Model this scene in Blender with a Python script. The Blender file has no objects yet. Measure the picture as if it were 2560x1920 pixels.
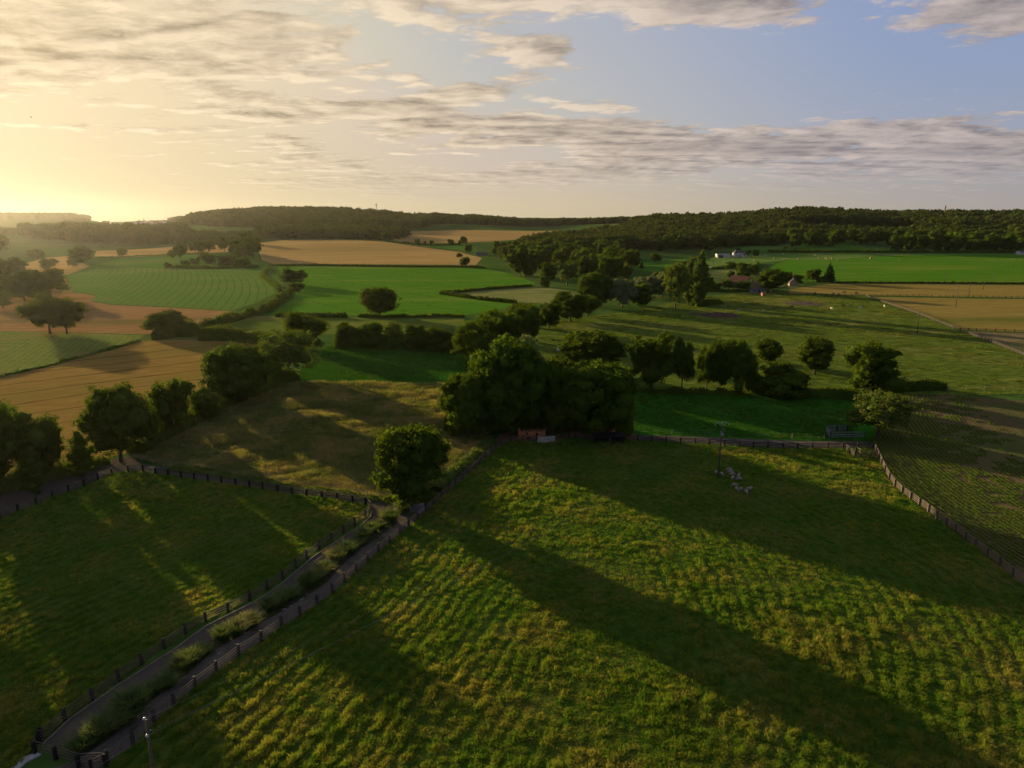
import bpy, math, random
import numpy as np
from mathutils import Vector, Matrix, geometry
SC = bpy.context.scene; C = SC.collection
FPX, PITCH, CAMH = 1762.0, math.radians(13.25), 50.0
SUN_E, SUN_C, SKY_E, EXPO = 5.0, (1.0, .79, .46), .05, 1.5
# ---------------------------------------------------------------- sky
SUN_AZ, SUN_EL = math.radians(-43.5), math.radians(8.5)
SUNV = Vector((math.sin(SUN_AZ)*math.cos(SUN_EL), math.cos(SUN_AZ)*math.cos(SUN_EL), math.sin(SUN_EL)))

class G_:
    """tiny helper for wiring math nodes"""
    def __init__(s, nt): s.nt = nt
    def node(s, t, **k):
        n = s.nt.nodes.new(t)
        for a, b in k.items(): setattr(n, a, b)
        return n
    def put(s, sock, v):
        if isinstance(v, bpy.types.NodeSocket): s.nt.links.new(v, sock)
        elif v is not None: sock.default_value = v
    def m(s, op, a, b=None, c=None, clamp=False):
        n = s.node('ShaderNodeMath', operation=op, use_clamp=clamp)
        for i, v in enumerate((a, b, c)):
            if v is not None: s.put(n.inputs[i], v)
        return n.outputs[0]
    def add(s, a, b): return s.m('ADD', a, b)
    def mul(s, a, b): return s.m('MULTIPLY', a, b)
    def vm(s, op, a, b=None, out=0):
        n = s.node('ShaderNodeVectorMath', operation=op)
        s.put(n.inputs[0], a)
        if b is not None: s.put(n.inputs[1], b)
        return n.outputs[out]
    def comb(s, x, y, z):
        n = s.node('ShaderNodeCombineXYZ')
        for i, v in enumerate((x, y, z)): s.put(n.inputs[i], v)
        return n.outputs[0]
    def mix(s, f, a, b, mode='MIX'):
        n = s.node('ShaderNodeMix', data_type='RGBA', blend_type=mode)
        n.clamp_factor = True
        s.put(n.inputs[0], f)
        for i, v in ((6, a), (7, b)):
            if isinstance(v, (tuple, list)) and len(v) == 3: v = (*v, 1)
            s.put(n.inputs[i], v)
        return n.outputs[2]
    def smooth(s, v, lo, hi, a=0.0, b=1.0):
        n = s.node('ShaderNodeMapRange', interpolation_type='SMOOTHSTEP')
        s.put(n.inputs[0], v)
        for i, q in enumerate((lo, hi, a, b)): s.put(n.inputs[i+1], q)
        return n.outputs[0]
    def noise(s, vec, scale, detail=4, rough=.55, lac=2.0, dist=0.0, out=0):
        n = s.node('ShaderNodeTexNoise')
        s.put(n.inputs['Vector'], vec)
        n.inputs['Scale'].default_value = scale; n.inputs['Detail'].default_value = detail
        n.inputs['Roughness'].default_value = rough; n.inputs['Lacunarity'].default_value = lac
        n.inputs['Distortion'].default_value = dist
        return n.outputs[out]

def build_world():
    w = bpy.data.worlds.new("World"); SC.world = w; w.use_nodes = True
    nt = w.node_tree; nt.nodes.clear(); g = G_(nt)
    out = g.node('ShaderNodeOutputWorld'); bg = g.node('ShaderNodeBackground')
    bg.inputs[1].default_value = SKY_E
    sky = g.node('ShaderNodeTexSky', sky_type='NISHITA', sun_disc=False)
    sky.sun_elevation = SUN_EL; sky.sun_rotation = SUN_AZ
    sky.altitude = 60; sky.air_density = 1.0; sky.dust_density = 1.0; sky.ozone_density = 1.5
    d = g.vm('NORMALIZE', g.node('ShaderNodeTexCoord').outputs['Generated'])
    sx = g.node('ShaderNodeSeparateXYZ'); g.put(sx.inputs[0], d)
    x, y, z = sx.outputs
    az = g.m('MULTIPLY', g.m('ARCTAN2', x, y), 57.2958)
    el = g.m('MULTIPLY', g.m('ARCSINE', z), 57.2958)
    cosg = g.vm('DOT_PRODUCT', d, tuple(SUNV), out=1)
    def glow(p, k): return g.mul(g.m('POWER', g.m('MAXIMUM', cosg, 0.0), p), k)
    # clear sky: physical sky, warmed and whitened by low haze
    zp = g.m('MAXIMUM', z, 0.0)
    base = g.vm('MINIMUM', sky.outputs[0], (5.4, 4.5, 2.9))
    own = g.mix(g.smooth(cosg, .30, .80), SKY['s_far'], SKY['s_mid']); own = g.mix(g.smooth(cosg, .74, .98), own, SKY['s_sun'])
    hor = g.m('POWER', g.m('SUBTRACT', 1.0, zp, clamp=True), 9.0)
    side = g.smooth(cosg, -0.1, 1.0)
    hazec = g.mix(side, SKY['haze_far'], SKY['haze_sun'])
    base = g.mix(SKY['own'], g.mix(1.0, base, SKY['tint'], 'MULTIPLY'), own)
    base = g.mix(g.mul(hor, SKY['haze_amt']), base, hazec)
    # aureole around the low sun
    au = g.add(glow(60, SKY['au1']), g.add(glow(14, SKY['au2']), glow(4, SKY['au3'])))
    auc = g.mix(1.0, g.comb(au, au, au), SKY['auc'], 'MULTIPLY')
    # clouds: one layer seen in perspective
    inv = g.m('DIVIDE', 1.0, g.add(zp, 0.075))
    u, v = g.mul(x, inv), g.mul(y, inv)
    # rolls run slightly tilted against the view
    a = math.radians(SKY['roll'])
    uu = g.add(g.mul(u, math.cos(a)), g.mul(v, math.sin(a)))
    vv = g.add(g.mul(v, math.cos(a)), g.mul(u, -math.sin(a)))
    def dens(du, dv):
        p = g.comb(g.mul(g.add(uu, du), SKY['sx']), g.mul(g.add(vv, dv), SKY['sy']), SKY['seed'])
        return p
    def fb(p):
        big = g.noise(p, 0.42, 2, .5)
        mid = g.noise(p, 1.0, 3, .5, 2.1, 0.3)
        det = g.noise(p, 3.2, 6, .6, 2.2, 0.5)
        return g.add(g.mul(big, .30), g.add(g.mul(mid, .52), g.mul(det, .30)))
    n0 = fb(dens(0, 0))
    n1 = fb(dens(-0.10, 0.10))
    cov = SKY['cov']
    for (a0, e0, sa, se, wt) in SKY['blobs']:
        q = g.add(g.m('POWER', g.mul(g.add(az, -a0), 1/sa), 2.0), g.m('POWER', g.mul(g.add(el, -e0), 1/se), 2.0))
        cov = g.add(cov, g.mul(g.m('EXPONENT', g.mul(q, -1.0)), wt))
    f = g.add(n0, cov)
    dn = g.smooth(f, 0.515, 0.585)
    thick = g.smooth(f, 0.56, 0.86)
    relief = g.m('MULTIPLY_ADD', g.m('SUBTRACT', n0, n1), SKY['relief'], 0.55, clamp=True)
    lit = g.m('MULTIPLY', relief, g.m('SUBTRACT', 1.0, g.mul(thick, .55)))
    sun1 = g.smooth(cosg, 0.35, 1.0)
    cl_l = g.mix(sun1, SKY['cl_far'], SKY['cl_sun'])
    cl_d = g.mix(sun1, SKY['cd_far'], SKY['cd_sun'])
    cloud = g.mix(lit, cl_d, cl_l)
    edge = g.smooth(el, 0.5, 5.0)
    amt = g.mul(g.mul(dn, edge), SKY['opac'])
    col = g.mix(amt, base, cloud)
    col = g.mix(1.0, col, auc, 'ADD')
    g.put(bg.inputs[0], col)
    nt.links.new(bg.outputs[0], out.inputs[0])
    w.cycles.sampling_method = 'MANUAL'; w.cycles.sample_map_resolution = 1024

SKY = dict(own=.72, s_far=(1.75, 2.45, 4.1), s_mid=(3.5, 3.45, 3.75), s_sun=(5.6, 4.9, 3.2), tint=(1.10, .97, 1.26), haze_far=(2.5, 2.18, 1.95), haze_sun=(4.8, 3.95, 2.25), haze_amt=.85,
  au1=.7, au2=.8, au3=.26, auc=(1.0, .72, .30), roll=-5, sx=1.6, sy=2.05, seed=2.2, cov=-.058, relief=5.0, opac=.94,
  cl_far=(4.4, 3.7, 3.4), cl_sun=(6.9, 5.7, 4.0), cd_far=(1.7, 1.5, 1.58), cd_sun=(2.5, 2.0, 1.42),
  blobs=[(-24, 11, 18, 5, .085), (1, 13.5, 7, 3.0, .10), (22, 9.6, 14, 2.2, -.20), (16, 14.4, 8, 1.6, .15), (33, 12.5, 5, 3.0, .14),
         (-10, 7.4, 10, 1.1, .11), (5, 6.7, 9, 1.1, .19), (17, 5.0, 11, 1.1, .19), (31, 4.2, 10, 1.5, .20), (-10, 2.6, 13, .9, .12), (7, 3.4, 8, .9, .14), (-36, 3.5, 12, 2.6, -.1)])

def build_camera():
    cd = bpy.data.cameras.new('camera'); c = bpy.data.objects.new('camera', cd); C.objects.link(c)
    cd.sensor_width = 36; cd.lens = 36*FPX/2560; cd.clip_start = .5; cd.clip_end = 20000
    c.location = (0, 0, CAMH); c.rotation_euler = (math.pi/2 - PITCH, 0, 0)
    SC.camera = c
def build_sun():
    l = bpy.data.lights.new('sun', 'SUN'); o = bpy.data.objects.new('sun', l); C.objects.link(o)
    l.energy = SUN_E; l.angle = math.radians(.55); l.color = SUN_C
    o.rotation_euler = SUNV.to_track_quat('Z', 'Y').to_euler(); o.location = (-300, 300, 200)
# ---------------------------------------------------------------- places: the lie of the land
SP, CP = math.sin(PITCH), math.cos(PITCH)
FC = FPX/CP                                   # bearing scale: x/y = (px-1280)/FC at the horizon
_px = [-3000, -600, 0, 220, 240, 330, 420, 480, 560, 620, 720, 820, 900, 1000, 1050, 1100, 1250, 1300, 1400, 1520, 1600, 1700, 1800, 1900, 1950, 2060, 2120, 2220, 2350, 2560, 3200, 6000]
_yc = [536, 534, 532, 532, 551, 552, 541, 533, 527, 521, 519, 521, 523, 532, 538, 534, 541, 546, 548, 545, 541, 537, 536, 529, 523, 520, 526, 529, 529, 528, 527, 527]
def sstep(x, a, b):
    t = np.clip((x-a)/(b-a), 0, 1); return t*t*(3-2*t)
def land(x, y):
    """height of the ground at x, y"""
    x = np.asarray(x, float); y = np.asarray(y, float)
    yy = np.maximum(y, 60.0)
    px = np.clip(1280 + FC*x/yy, -2900, 5900)
    yc = (np.interp(px-40, _px, _yc) + np.interp(px, _px, _yc)*2 + np.interp(px+40, _px, _yc))/4
    R = 3300 - 1000*sstep(px, 425, 490) - 550*sstep(px, 1380, 1720)
    d0 = 700 + 250*sstep(px, 1400, 1800)
    zc = 50 + (545-yc)/FC*R - 17
    t = np.clip((yy-d0)/(R-d0), 0, 1)
    w = sstep(px, 1450, 1800)
    s = (1-w)*(.22*t + .78*t**2.2) + w*(.95*t**1.05 + .05*t*t)
    z = zc*s - np.maximum(yy-R, 0)*.006
    cx, cyy = (250-1280)/FC*1500, 1500
    z = z + 15*np.exp(-((x-cx)/260)**2 - ((yy-cyy)/230)**2)
    # a knoll under the wheat in the middle distance
    cx = (850-1280)/FC*1120
    z = z + 5*np.exp(-((x-cx)/190)**2 - ((yy-1150)/170)**2)
    return z
def ray(px, py):
    u = (px-1280)/FPX; v = (py-960)/FPX
    return np.array([u, CP - v*SP, -SP - v*CP])
_YS = np.concatenate([np.geomspace(30, 6000, 420)])
def G(px, py, z=None):
    """the point of the ground (or of the level z) that is seen at a place of the photograph"""
    d = ray(px, py)
    if z is not None:
        t = (z-CAMH)/d[2]; return Vector((d[0]*t, d[1]*t, z))
    t = _YS/d[1]
    h = CAMH + d[2]*t - land(d[0]*t, _YS)
    k = np.argmax(h < 0)
    if h[k] >= 0: k = len(_YS)-1
    a, b = t[max(k-1, 0)], t[k]
    for _ in range(24):
        m = .5*(a+b)
        if CAMH + d[2]*m - float(land(d[0]*m, d[1]*m)) < 0: b = m
        else: a = m
    return Vector((d[0]*a, d[1]*a, float(land(d[0]*a, d[1]*a))))
def P(px, d, dz=0):
    x = (px-1280)/FC*d
    return Vector((x, d, float(land(x, d))+dz))
def depth(p): return p.y*CP - (p.z-CAMH)*SP
def size_at(p, px, top, w):
    r = ray(px, top); t = p.y/r[1]
    return CAMH + r[2]*t - p.z, w*depth(p)/FPX
_rs = np.random.RandomState(7)
_tab = _rs.rand(256, 256)
def vnoise(x, y, s, o=0):
    x = np.asarray(x)/s + 31.7*o; y = np.asarray(y)/s + 17.3*o
    i, j = np.floor(x).astype(int), np.floor(y).astype(int)
    f, g = x-i, y-j; f = f*f*(3-2*f); g = g*g*(3-2*g)
    T = lambda a, b: _tab[a % 256, b % 256]
    return (T(i, j)*(1-f)+T(i+1, j)*f)*(1-g) + (T(i, j+1)*(1-f)+T(i+1, j+1)*f)*g
def inpoly(x, y, poly):
    r = np.zeros(len(x), bool); n = len(poly)
    for i in range(n):
        x1, y1 = poly[i][0], poly[i][1]; x2, y2 = poly[i-1][0], poly[i-1][1]
        if y1 == y2: continue
        r ^= ((y1 > y) != (y2 > y)) & (x < (x2-x1)*(y-y1)/(y2-y1)+x1)
    return r

# ---------------------------------------------------------------- objects
def tag(o, label=None, cat=None, group=None, kind=None):
    for k, v in (('label', label), ('category', cat), ('group', group), ('kind', kind)):
        if v: o[k] = v
    return o
def empty(name, loc, rz=0, label=None, cat=None, group=None, scale=None):
    o = bpy.data.objects.new(name, None); C.objects.link(o); o.location = loc; o.rotation_euler = (0, 0, rz)
    o.empty_display_size = .2
    if scale: o.scale = scale
    return tag(o, label, cat, group)
def link(name, me, parent=None, loc=(0, 0, 0), rot=(0, 0, 0), scale=None):
    o = bpy.data.objects.new(name, me); C.objects.link(o); o.parent = parent
    o.location = loc; o.rotation_euler = rot
    if scale: o.scale = scale
    return o
def mesh(name, V, F, mat=None, smooth=False, mi=None):
    """mesh from arrays; F is an (n,3), (n,4) array or a list of index lists"""
    me = bpy.data.meshes.new(name)
    V = np.asarray(V, np.float32)
    if isinstance(F, np.ndarray):
        n, k = F.shape
        me.vertices.add(len(V)); me.vertices.foreach_set('co', V.ravel())
        me.loops.add(n*k); me.loops.foreach_set('vertex_index', F.astype(np.int32).ravel())
        me.polygons.add(n); me.polygons.foreach_set('loop_start', np.arange(0, n*k, k, dtype=np.int32))
        me.update(calc_edges=True)
    else:
        me.from_pydata([tuple(map(float, v)) for v in V], [], F); me.update()
    if smooth: me.polygons.foreach_set('use_smooth', np.ones(len(me.polygons), bool))
    for m in (mat if isinstance(mat, (list, tuple)) else [mat]):
        if m: me.materials.append(m)
    if mi is not None: me.polygons.foreach_set('material_index', np.asarray(mi, np.int32))
    return me
class MB:
    """collects boxes, tubes and prisms into one mesh"""
    def __init__(s): s.V, s.F = [], []
    def add(s, V, F):
        b = len(s.V); s.V += [tuple(v) for v in V]; s.F += [[i+b for i in f] for f in F]
    def box(s, c, d, rz=0, rot=None):
        c = Vector(c); M = rot or Matrix.Rotation(rz, 3, 'Z')
        V = [c + M @ Vector((x*d[0]/2, y*d[1]/2, z*d[2]/2)) for x in (-1, 1) for y in (-1, 1) for z in (-1, 1)]
        s.add(V, [(0, 1, 3, 2), (4, 6, 7, 5), (0, 4, 5, 1), (2, 3, 7, 6), (0, 2, 6, 4), (1, 5, 7, 3)]); return s
    def bar(s, a, b, w, h):
        a, b = Vector(a), Vector(b); d = b-a; L = d.length
        if L < 1e-6: return s
        x = d/L; y = Vector((0, 0, 1)).cross(x)
        y = y.normalized() if y.length > 1e-4 else Vector((0, 1, 0)); z = x.cross(y)
        M = Matrix((x, y, z)).transposed()
        return s.box((a+b)/2, (L, w, h), rot=M)
    def tube(s, pts, rad, n=7, cap=True):
        pts = [Vector(p) for p in pts]; V = []; F = []
        for i, p in enumerate(pts):
            d = (pts[min(i+1, len(pts)-1)] - pts[max(i-1, 0)]).normalized()
            a = d.orthogonal().normalized() if abs(d.z) < .9 else Vector((1, 0, 0)); a = (a - d*a.dot(d)).normalized(); b = d.cross(a)
            for k in range(n):
                t = 2*math.pi*k/n
                V.append(p + (a*math.cos(t)+b*math.sin(t))*rad[i])
        for i in range(len(pts)-1):
            for k in range(n):
                F.append((i*n+k, i*n+(k+1) % n, (i+1)*n+(k+1) % n, (i+1)*n+k))
        if cap: F.append(tuple(range(n-1, -1, -1))); F.append(tuple((len(pts)-1)*n+k for k in range(n)))
        s.add(V, F); return s
    def ball(s, c, r, n=8, m=5):
        V = []; F = []
        r = r if isinstance(r, (tuple, list)) else (r, r, r)
        for i in range(m+1):
            ph = math.pi*i/m
            for k in range(n):
                t = 2*math.pi*k/n
                V.append((c[0]+r[0]*math.sin(ph)*math.cos(t), c[1]+r[1]*math.sin(ph)*math.sin(t), c[2]+r[2]*math.cos(ph)))
        for i in range(m):
            for k in range(n): F.append((i*n+k, (i+1)*n+k, (i+1)*n+(k+1) % n, i*n+(k+1) % n))
        s.add(V, F); return s
    def prism(s, poly, z0, z1):
        n = len(poly)
        V = [(x, y, z0) for x, y in poly] + [(x, y, z1) for x, y in poly]
        s.add(V, [tuple(range(n-1, -1, -1)), tuple(range(n, 2*n))] + [(i, (i+1) % n, n+(i+1) % n, n+i) for i in range(n)]); return s
    def mesh(s, name, mat, smooth=False): return mesh(name, s.V, s.F, mat, smooth)
    def obj(s, name, mat, parent=None, smooth=False, **k): return link(name, s.mesh(name, mat, smooth), parent, **k)

# ---------------------------------------------------------------- materials
def newmat(name):
    m = bpy.data.materials.new(name); m.use_nodes = True
    nt = m.node_tree; nt.nodes.clear(); g = G_(nt)
    out = g.node('ShaderNodeOutputMaterial')
    return m, g, out
def pbsdf(g, col, rough=.85, spec=.25, normal=None):
    b = g.node('ShaderNodeBsdfPrincipled')
    if isinstance(col, tuple): col = (*col, 1)
    g.put(b.inputs['Base Color'], col); g.put(b.inputs['Roughness'], rough); b.inputs['Specular IOR Level'].default_value = spec
    if normal is not None: g.put(b.inputs['Normal'], normal)
    return b.outputs[0]
def mat_plain(name, c, var=.25, scale=3.0, rough=.8, spec=.25, c2=None, bump=.0):
    """one colour with weathering blotches of its own"""
    m, g, out = newmat(name)
    co = g.node('ShaderNodeTexCoord').outputs['Object']
    n = g.noise(co, scale, 5, .6)
    c2 = c2 or tuple(x*(1-var) for x in c)
    col = g.mix(g.smooth(n, .35, .68), c, c2)
    nm = None
    if bump:
        bn = g.node('ShaderNodeBump'); bn.inputs['Strength'].default_value = bump; bn.inputs['Distance'].default_value = .05
        g.put(bn.inputs['Height'], g.noise(co, scale*6, 4, .6)); nm = bn.outputs[0]
    g.nt.links.new(pbsdf(g, col, rough, spec, nm), out.inputs[0]); return m
def mat_field(name, cols, s1=.05, s2=.6, bump=.4, bd=.25, bs=1.2, rows=None, aniso=(0, 1, 1), streak=None):
    """soil, sward or standing crop: cols = (main, second, patch); rows = (expr, spacing, colour, width)"""
    m, g, out = newmat(name)
    co = g.node('ShaderNodeTexCoord').outputs['Object']
    sx = g.node('ShaderNodeSeparateXYZ'); g.put(sx.inputs[0], co); x, y = sx.outputs[0], sx.outputs[1]
    th, ax, ay = aniso; c, s = math.cos(th), math.sin(th)
    u = g.mul(g.add(g.mul(x, c), g.mul(y, s)), ax); v = g.mul(g.add(g.mul(x, -s), g.mul(y, c)), ay)
    q = g.comb(u, v, 0.0)
    n1 = g.noise(q, s1, 3, .55); n2 = g.noise(q, s2, 5, .65)
    col = g.mix(g.smooth(n2, .36, .64), cols[0], cols[1])
    col = g.mix(g.smooth(n1, .48, .70), col, cols[2])
    if rows:
        for (a, bq, cc, y0, sp, rc, wd, amt) in rows:       # p = a*x + bq*(y-y0) + cc*(y-y0)^2
            yo = g.add(y, -y0)
            p = g.add(g.mul(x, a), g.add(g.mul(yo, bq), g.mul(g.mul(yo, yo), cc)))
            p = g.add(p, g.mul(g.noise(q, .08, 2, .5), sp*.5))
            f = g.m('PINGPONG', p, sp/2)
            f = g.smooth(f, sp/2*wd*.6, sp/2*wd, 1.0, 0.0)
            f = g.mul(f, g.smooth(n2, .25, .5, .5, 1.0))
            col = g.mix(g.mul(f, amt), col, rc)
    nm = None
    if bump:
        bn = g.node('ShaderNodeBump'); bn.inputs['Strength'].default_value = bump; bn.inputs['Distance'].default_value = bd
        g.put(bn.inputs['Height'], g.add(g.noise(q, bs, 4, .6), g.mul(g.noise(q, bs*.22, 3, .6), 1.6))); nm = bn.outputs[0]
    d = g.node('ShaderNodeBsdfDiffuse'); g.put(d.inputs[0], col)
    if nm is not None: g.put(d.inputs['Normal'], nm)
    g.nt.links.new(d.outputs[0], out.inputs[0]); return m
def mat_leaf(name, c1, c2, c3, trans=.32, s=.35):
    """leaves: colour varies from tree to tree and from bough to bough, some light passes through"""
    m, g, out = newmat(name)
    tc = g.node('ShaderNodeNewGeometry').outputs['Position']
    rnd = g.node('ShaderNodeObjectInfo').outputs['Random']
    n = g.noise(tc, s, 3, .6)
    col = g.mix(g.smooth(n, .36, .66), c1, c2)
    col = g.mix(g.mul(rnd, .7), col, c3)
    d = g.node('ShaderNodeBsdfDiffuse'); g.put(d.inputs[0], col)
    t = g.node('ShaderNodeBsdfTranslucent'); g.put(t.inputs[0], g.mix(1.0, col, (1.5, 1.3, .45), 'MULTIPLY'))
    mx = g.node('ShaderNodeMixShader'); mx.inputs[0].default_value = trans
    g.nt.links.new(d.outputs[0], mx.inputs[1]); g.nt.links.new(t.outputs[0], mx.inputs[2])
    g.nt.links.new(mx.outputs[0], out.inputs[0]); return m
def mat_grass(name, g1, g2, straw, tipc, straw_lo=.5, straw_hi=.7, s1=.06, s2=.5, trans=.3):
    """grass blades: patches of green and straw, paler seed heads at the tips"""
    m, g, out = newmat(name)
    pos = g.node('ShaderNodeNewGeometry').outputs['Position']
    rnd = g.node('ShaderNodeObjectInfo').outputs['Random']
    tip = g.node('ShaderNodeAttribute', attribute_name='tip').outputs['Fac']
    n1 = g.noise(pos, s1, 4, .6); n2 = g.noise(pos, s2, 3, .6)
    col = g.mix(g.smooth(n2, .36, .64), g1, g2)
    pat = g.add(g.mul(n1, .8), g.mul(rnd, .2))
    pat = g.smooth(pat, straw_lo, straw_hi)
    col = g.mix(pat, col, straw)
    col = g.mix(g.mul(g.smooth(tip, .45, 1.0), g.mul(g.add(pat, .35), .7)), col, tipc)
    d = g.node('ShaderNodeBsdfDiffuse'); g.put(d.inputs[0], col)
    t = g.node('ShaderNodeBsdfTranslucent'); g.put(t.inputs[0], g.mix(1.0, col, (1.35, 1.2, .5), 'MULTIPLY'))
    mx = g.node('ShaderNodeMixShader'); mx.inputs[0].default_value = trans
    g.nt.links.new(d.outputs[0], mx.inputs[1]); g.nt.links.new(t.outputs[0], mx.inputs[2])
    g.nt.links.new(mx.outputs[0], out.inputs[0]); return m

# ---------------------------------------------------------------- plants
def quads(pos, nor, size, rng, asp=1.0):
    """irregular leaf-sized faces"""
    n = len(pos)
    nor = nor/np.maximum(np.linalg.norm(nor, axis=1, keepdims=True), 1e-6)
    r = rng.normal(size=(n, 3)); a = np.cross(nor, r); a /= np.maximum(np.linalg.norm(a, axis=1, keepdims=True), 1e-6)
    b = np.cross(nor, a)
    s = np.asarray(size).reshape(-1, 1)*(.65+.7*rng.rand(n, 1))
    V = np.empty((n, 4, 3))
    for k, (i, j) in enumerate(((-1, -.35), (.2, -1), (1, .3), (-.25, 1))):
        jit = .75+.5*rng.rand(n, 1)
        V[:, k] = pos + a*s*i*.5*jit*asp + b*s*j*.5*jit
    return V.reshape(-1, 3), np.arange(n*4).reshape(n, 4)
def ico(sub=2):
    import bmesh
    bm = bmesh.new(); bmesh.ops.create_icosphere(bm, subdivisions=sub, radius=1)
    V = np.array([v.co[:] for v in bm.verts]); F = np.array([[v.index for v in f.verts] for f in bm.faces]); bm.free()
    return V, F
ICO2, ICO1 = ico(2), ico(1)
def crown(name, seed, blobs, nleaf, leaf, mat, up=.25, asp=1.0, core=.74, clumps=24):
    rng = np.random.RandomState(seed)
    B = np.array(blobs, float)
    wgt = (B[:, 3]*B[:, 4]+B[:, 3]*B[:, 5]+B[:, 4]*B[:, 5]); wgt /= wgt.sum()
    Ps, Ns = [], []
    for b, w in zip(B, wgt):
        n = int(nleaf*w*1.5)+4
        cd = rng.normal(size=(clumps, 3)); cd[:, 2] += up; cd /= np.linalg.norm(cd, axis=1, keepdims=True)
        cr = .74+.42*rng.rand(clumps)
        k = rng.randint(clumps, size=n)
        off = rng.normal(size=(n, 3))*.145
        d = cd[k]*cr[k][:, None] + off
        Ps.append(b[:3]+d*b[3:6]); Ns.append(cd[k]+off*3+rng.normal(size=(n, 3))*.55)
    Pp, Nn = np.concatenate(Ps), np.concatenate(Ns)
    keep = np.ones(len(Pp), bool)
    for b in B: keep &= (((Pp-b[:3])/(b[3:6]*.72))**2).sum(1) > 1
    Pp, Nn = Pp[keep], Nn[keep]
    if len(Pp) > nleaf:
        k = rng.permutation(len(Pp))[:nleaf]; Pp, Nn = Pp[k], Nn[k]
    Pp[:, 2] = np.maximum(Pp[:, 2], .03)
    V, F = quads(Pp, Nn, leaf, rng, asp)
    T = [np.concatenate([F[:, :3], F[:, [0, 2, 3]]])]; VV = [V]; o = len(V)
    cv, cf = ICO1
    for b in B:
        lump = 1 + .16*rng.normal(size=(len(cv), 1))
        vv = b[:3]+cv*lump*b[3:6]*core; vv[:, 2] = np.maximum(vv[:, 2], .05)
        VV.append(vv); T.append(cf+o); o += len(cv)
    return mesh(name, np.concatenate(VV), np.concatenate(T), mat)
def blobs_oak(seed, n=15, z0=.16, flat=1.0, top=.5):
    r = random.Random(seed); B = [(0, 0, .55, .30, .30, .30)]
    for i in range(n):
        a = 2.4*i + r.uniform(-.5, .5); t = (i+.5)/n
        z = z0+.12+(1-z0-.26)*t**.85
        k = math.sqrt(max(.05, 1-((z-.50)/.58)**2))
        q = r.uniform(.6, 1.12)*k*.33
        s = r.choice((.10, .13, .16, .20, .235))*flat*r.uniform(.92, 1.08)
        B.append((q*math.cos(a), q*math.sin(a), z+r.uniform(-.04, .04), s*1.08, s*1.08, s*r.uniform(.8, 1.0)))
    for i in range(5):      # boughs that stick out of the outline
        a = r.uniform(0, 6.28); z = r.uniform(z0+.15, .93); k = math.sqrt(max(.05, 1-((z-.50)/.60)**2)); s = r.uniform(.055, .095)
        B.append((.405*k*math.cos(a), .405*k*math.sin(a), z+.02, s*1.25, s*1.25, s))
    return B
def blobs_round(seed):
    r = random.Random(seed); B = [(0, 0, .56, .30, .30, .30)]
    for i in range(26):
        z = 1-2*(i+.5)/26; a = 2.4*i+r.uniform(-.3, .3); k = math.sqrt(1-z*z); q = r.uniform(.27, .34); s = r.choice((.09, .12, .15, .17))*r.uniform(.9, 1.1)
        B.append((q*k*math.cos(a), q*k*math.sin(a), .56+z*(.31 if z > 0 else .36), s*1.1, s*1.1, s*.95))
    return B
def blobs_column(seed, n=18):
    r = random.Random(seed); B = []
    for i in range(n):
        t = (i+.5)/n; z = .10+.86*t; k = min(1, 3.2*t+.35)*(1-max(0, t-.55)/.45*.75)
        a = 2.4*i
        B.append((.2*k*math.cos(a), .2*k*math.sin(a), z, .26*k+.06, .26*k+.06, .085))
    return B
def blobs_fir(seed):
    r = random.Random(seed); B = []
    for i in range(9):
        t = i/8; z = .1+.86*t; R = .42*(1-t)**.9+.03
        for k in range(5 if t < .8 else 2):
            a = k*1.2566+i*.6+r.uniform(-.2, .2)
            B.append((R*.55*math.cos(a), R*.55*math.sin(a), z, R*.5, R*.5, .055))
    return B
def blobs_bush(seed, n=9):
    r = random.Random(seed); B = [(0, 0, .3, .36, .36, .36)]
    for i in range(n):
        a = 2.4*i; q = r.uniform(.2, .32)
        s = r.uniform(.16, .24)
        B.append((q*math.cos(a), q*math.sin(a), r.uniform(.25, .75), s, s, s))
    return B
def trunk_mesh(name, seed, blobs, mat, r0=.03, h=.45, limbs=6):
    r = random.Random(seed); b = MB()
    b.tube([(0, 0, -.02), (.004, 0, .03), (.0, .006, .14), (.01, 0, h)], [r0*1.5, r0*1.1, r0*.9, r0*.55], 8)
    for i in range(limbs):
        q = blobs[1+int(i*(len(blobs)-1)/limbs)] if len(blobs) > 2 else blobs[0]
        z = h*r.uniform(.4, .85)
        b.tube([(0, 0, z), (q[0]*.5, q[1]*.5, z*.5+q[2]*.5), (q[0]*.9, q[1]*.9, q[2])], [r0*.45, r0*.3, r0*.12], 5)
    return b.mesh(name, mat, True)
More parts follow.
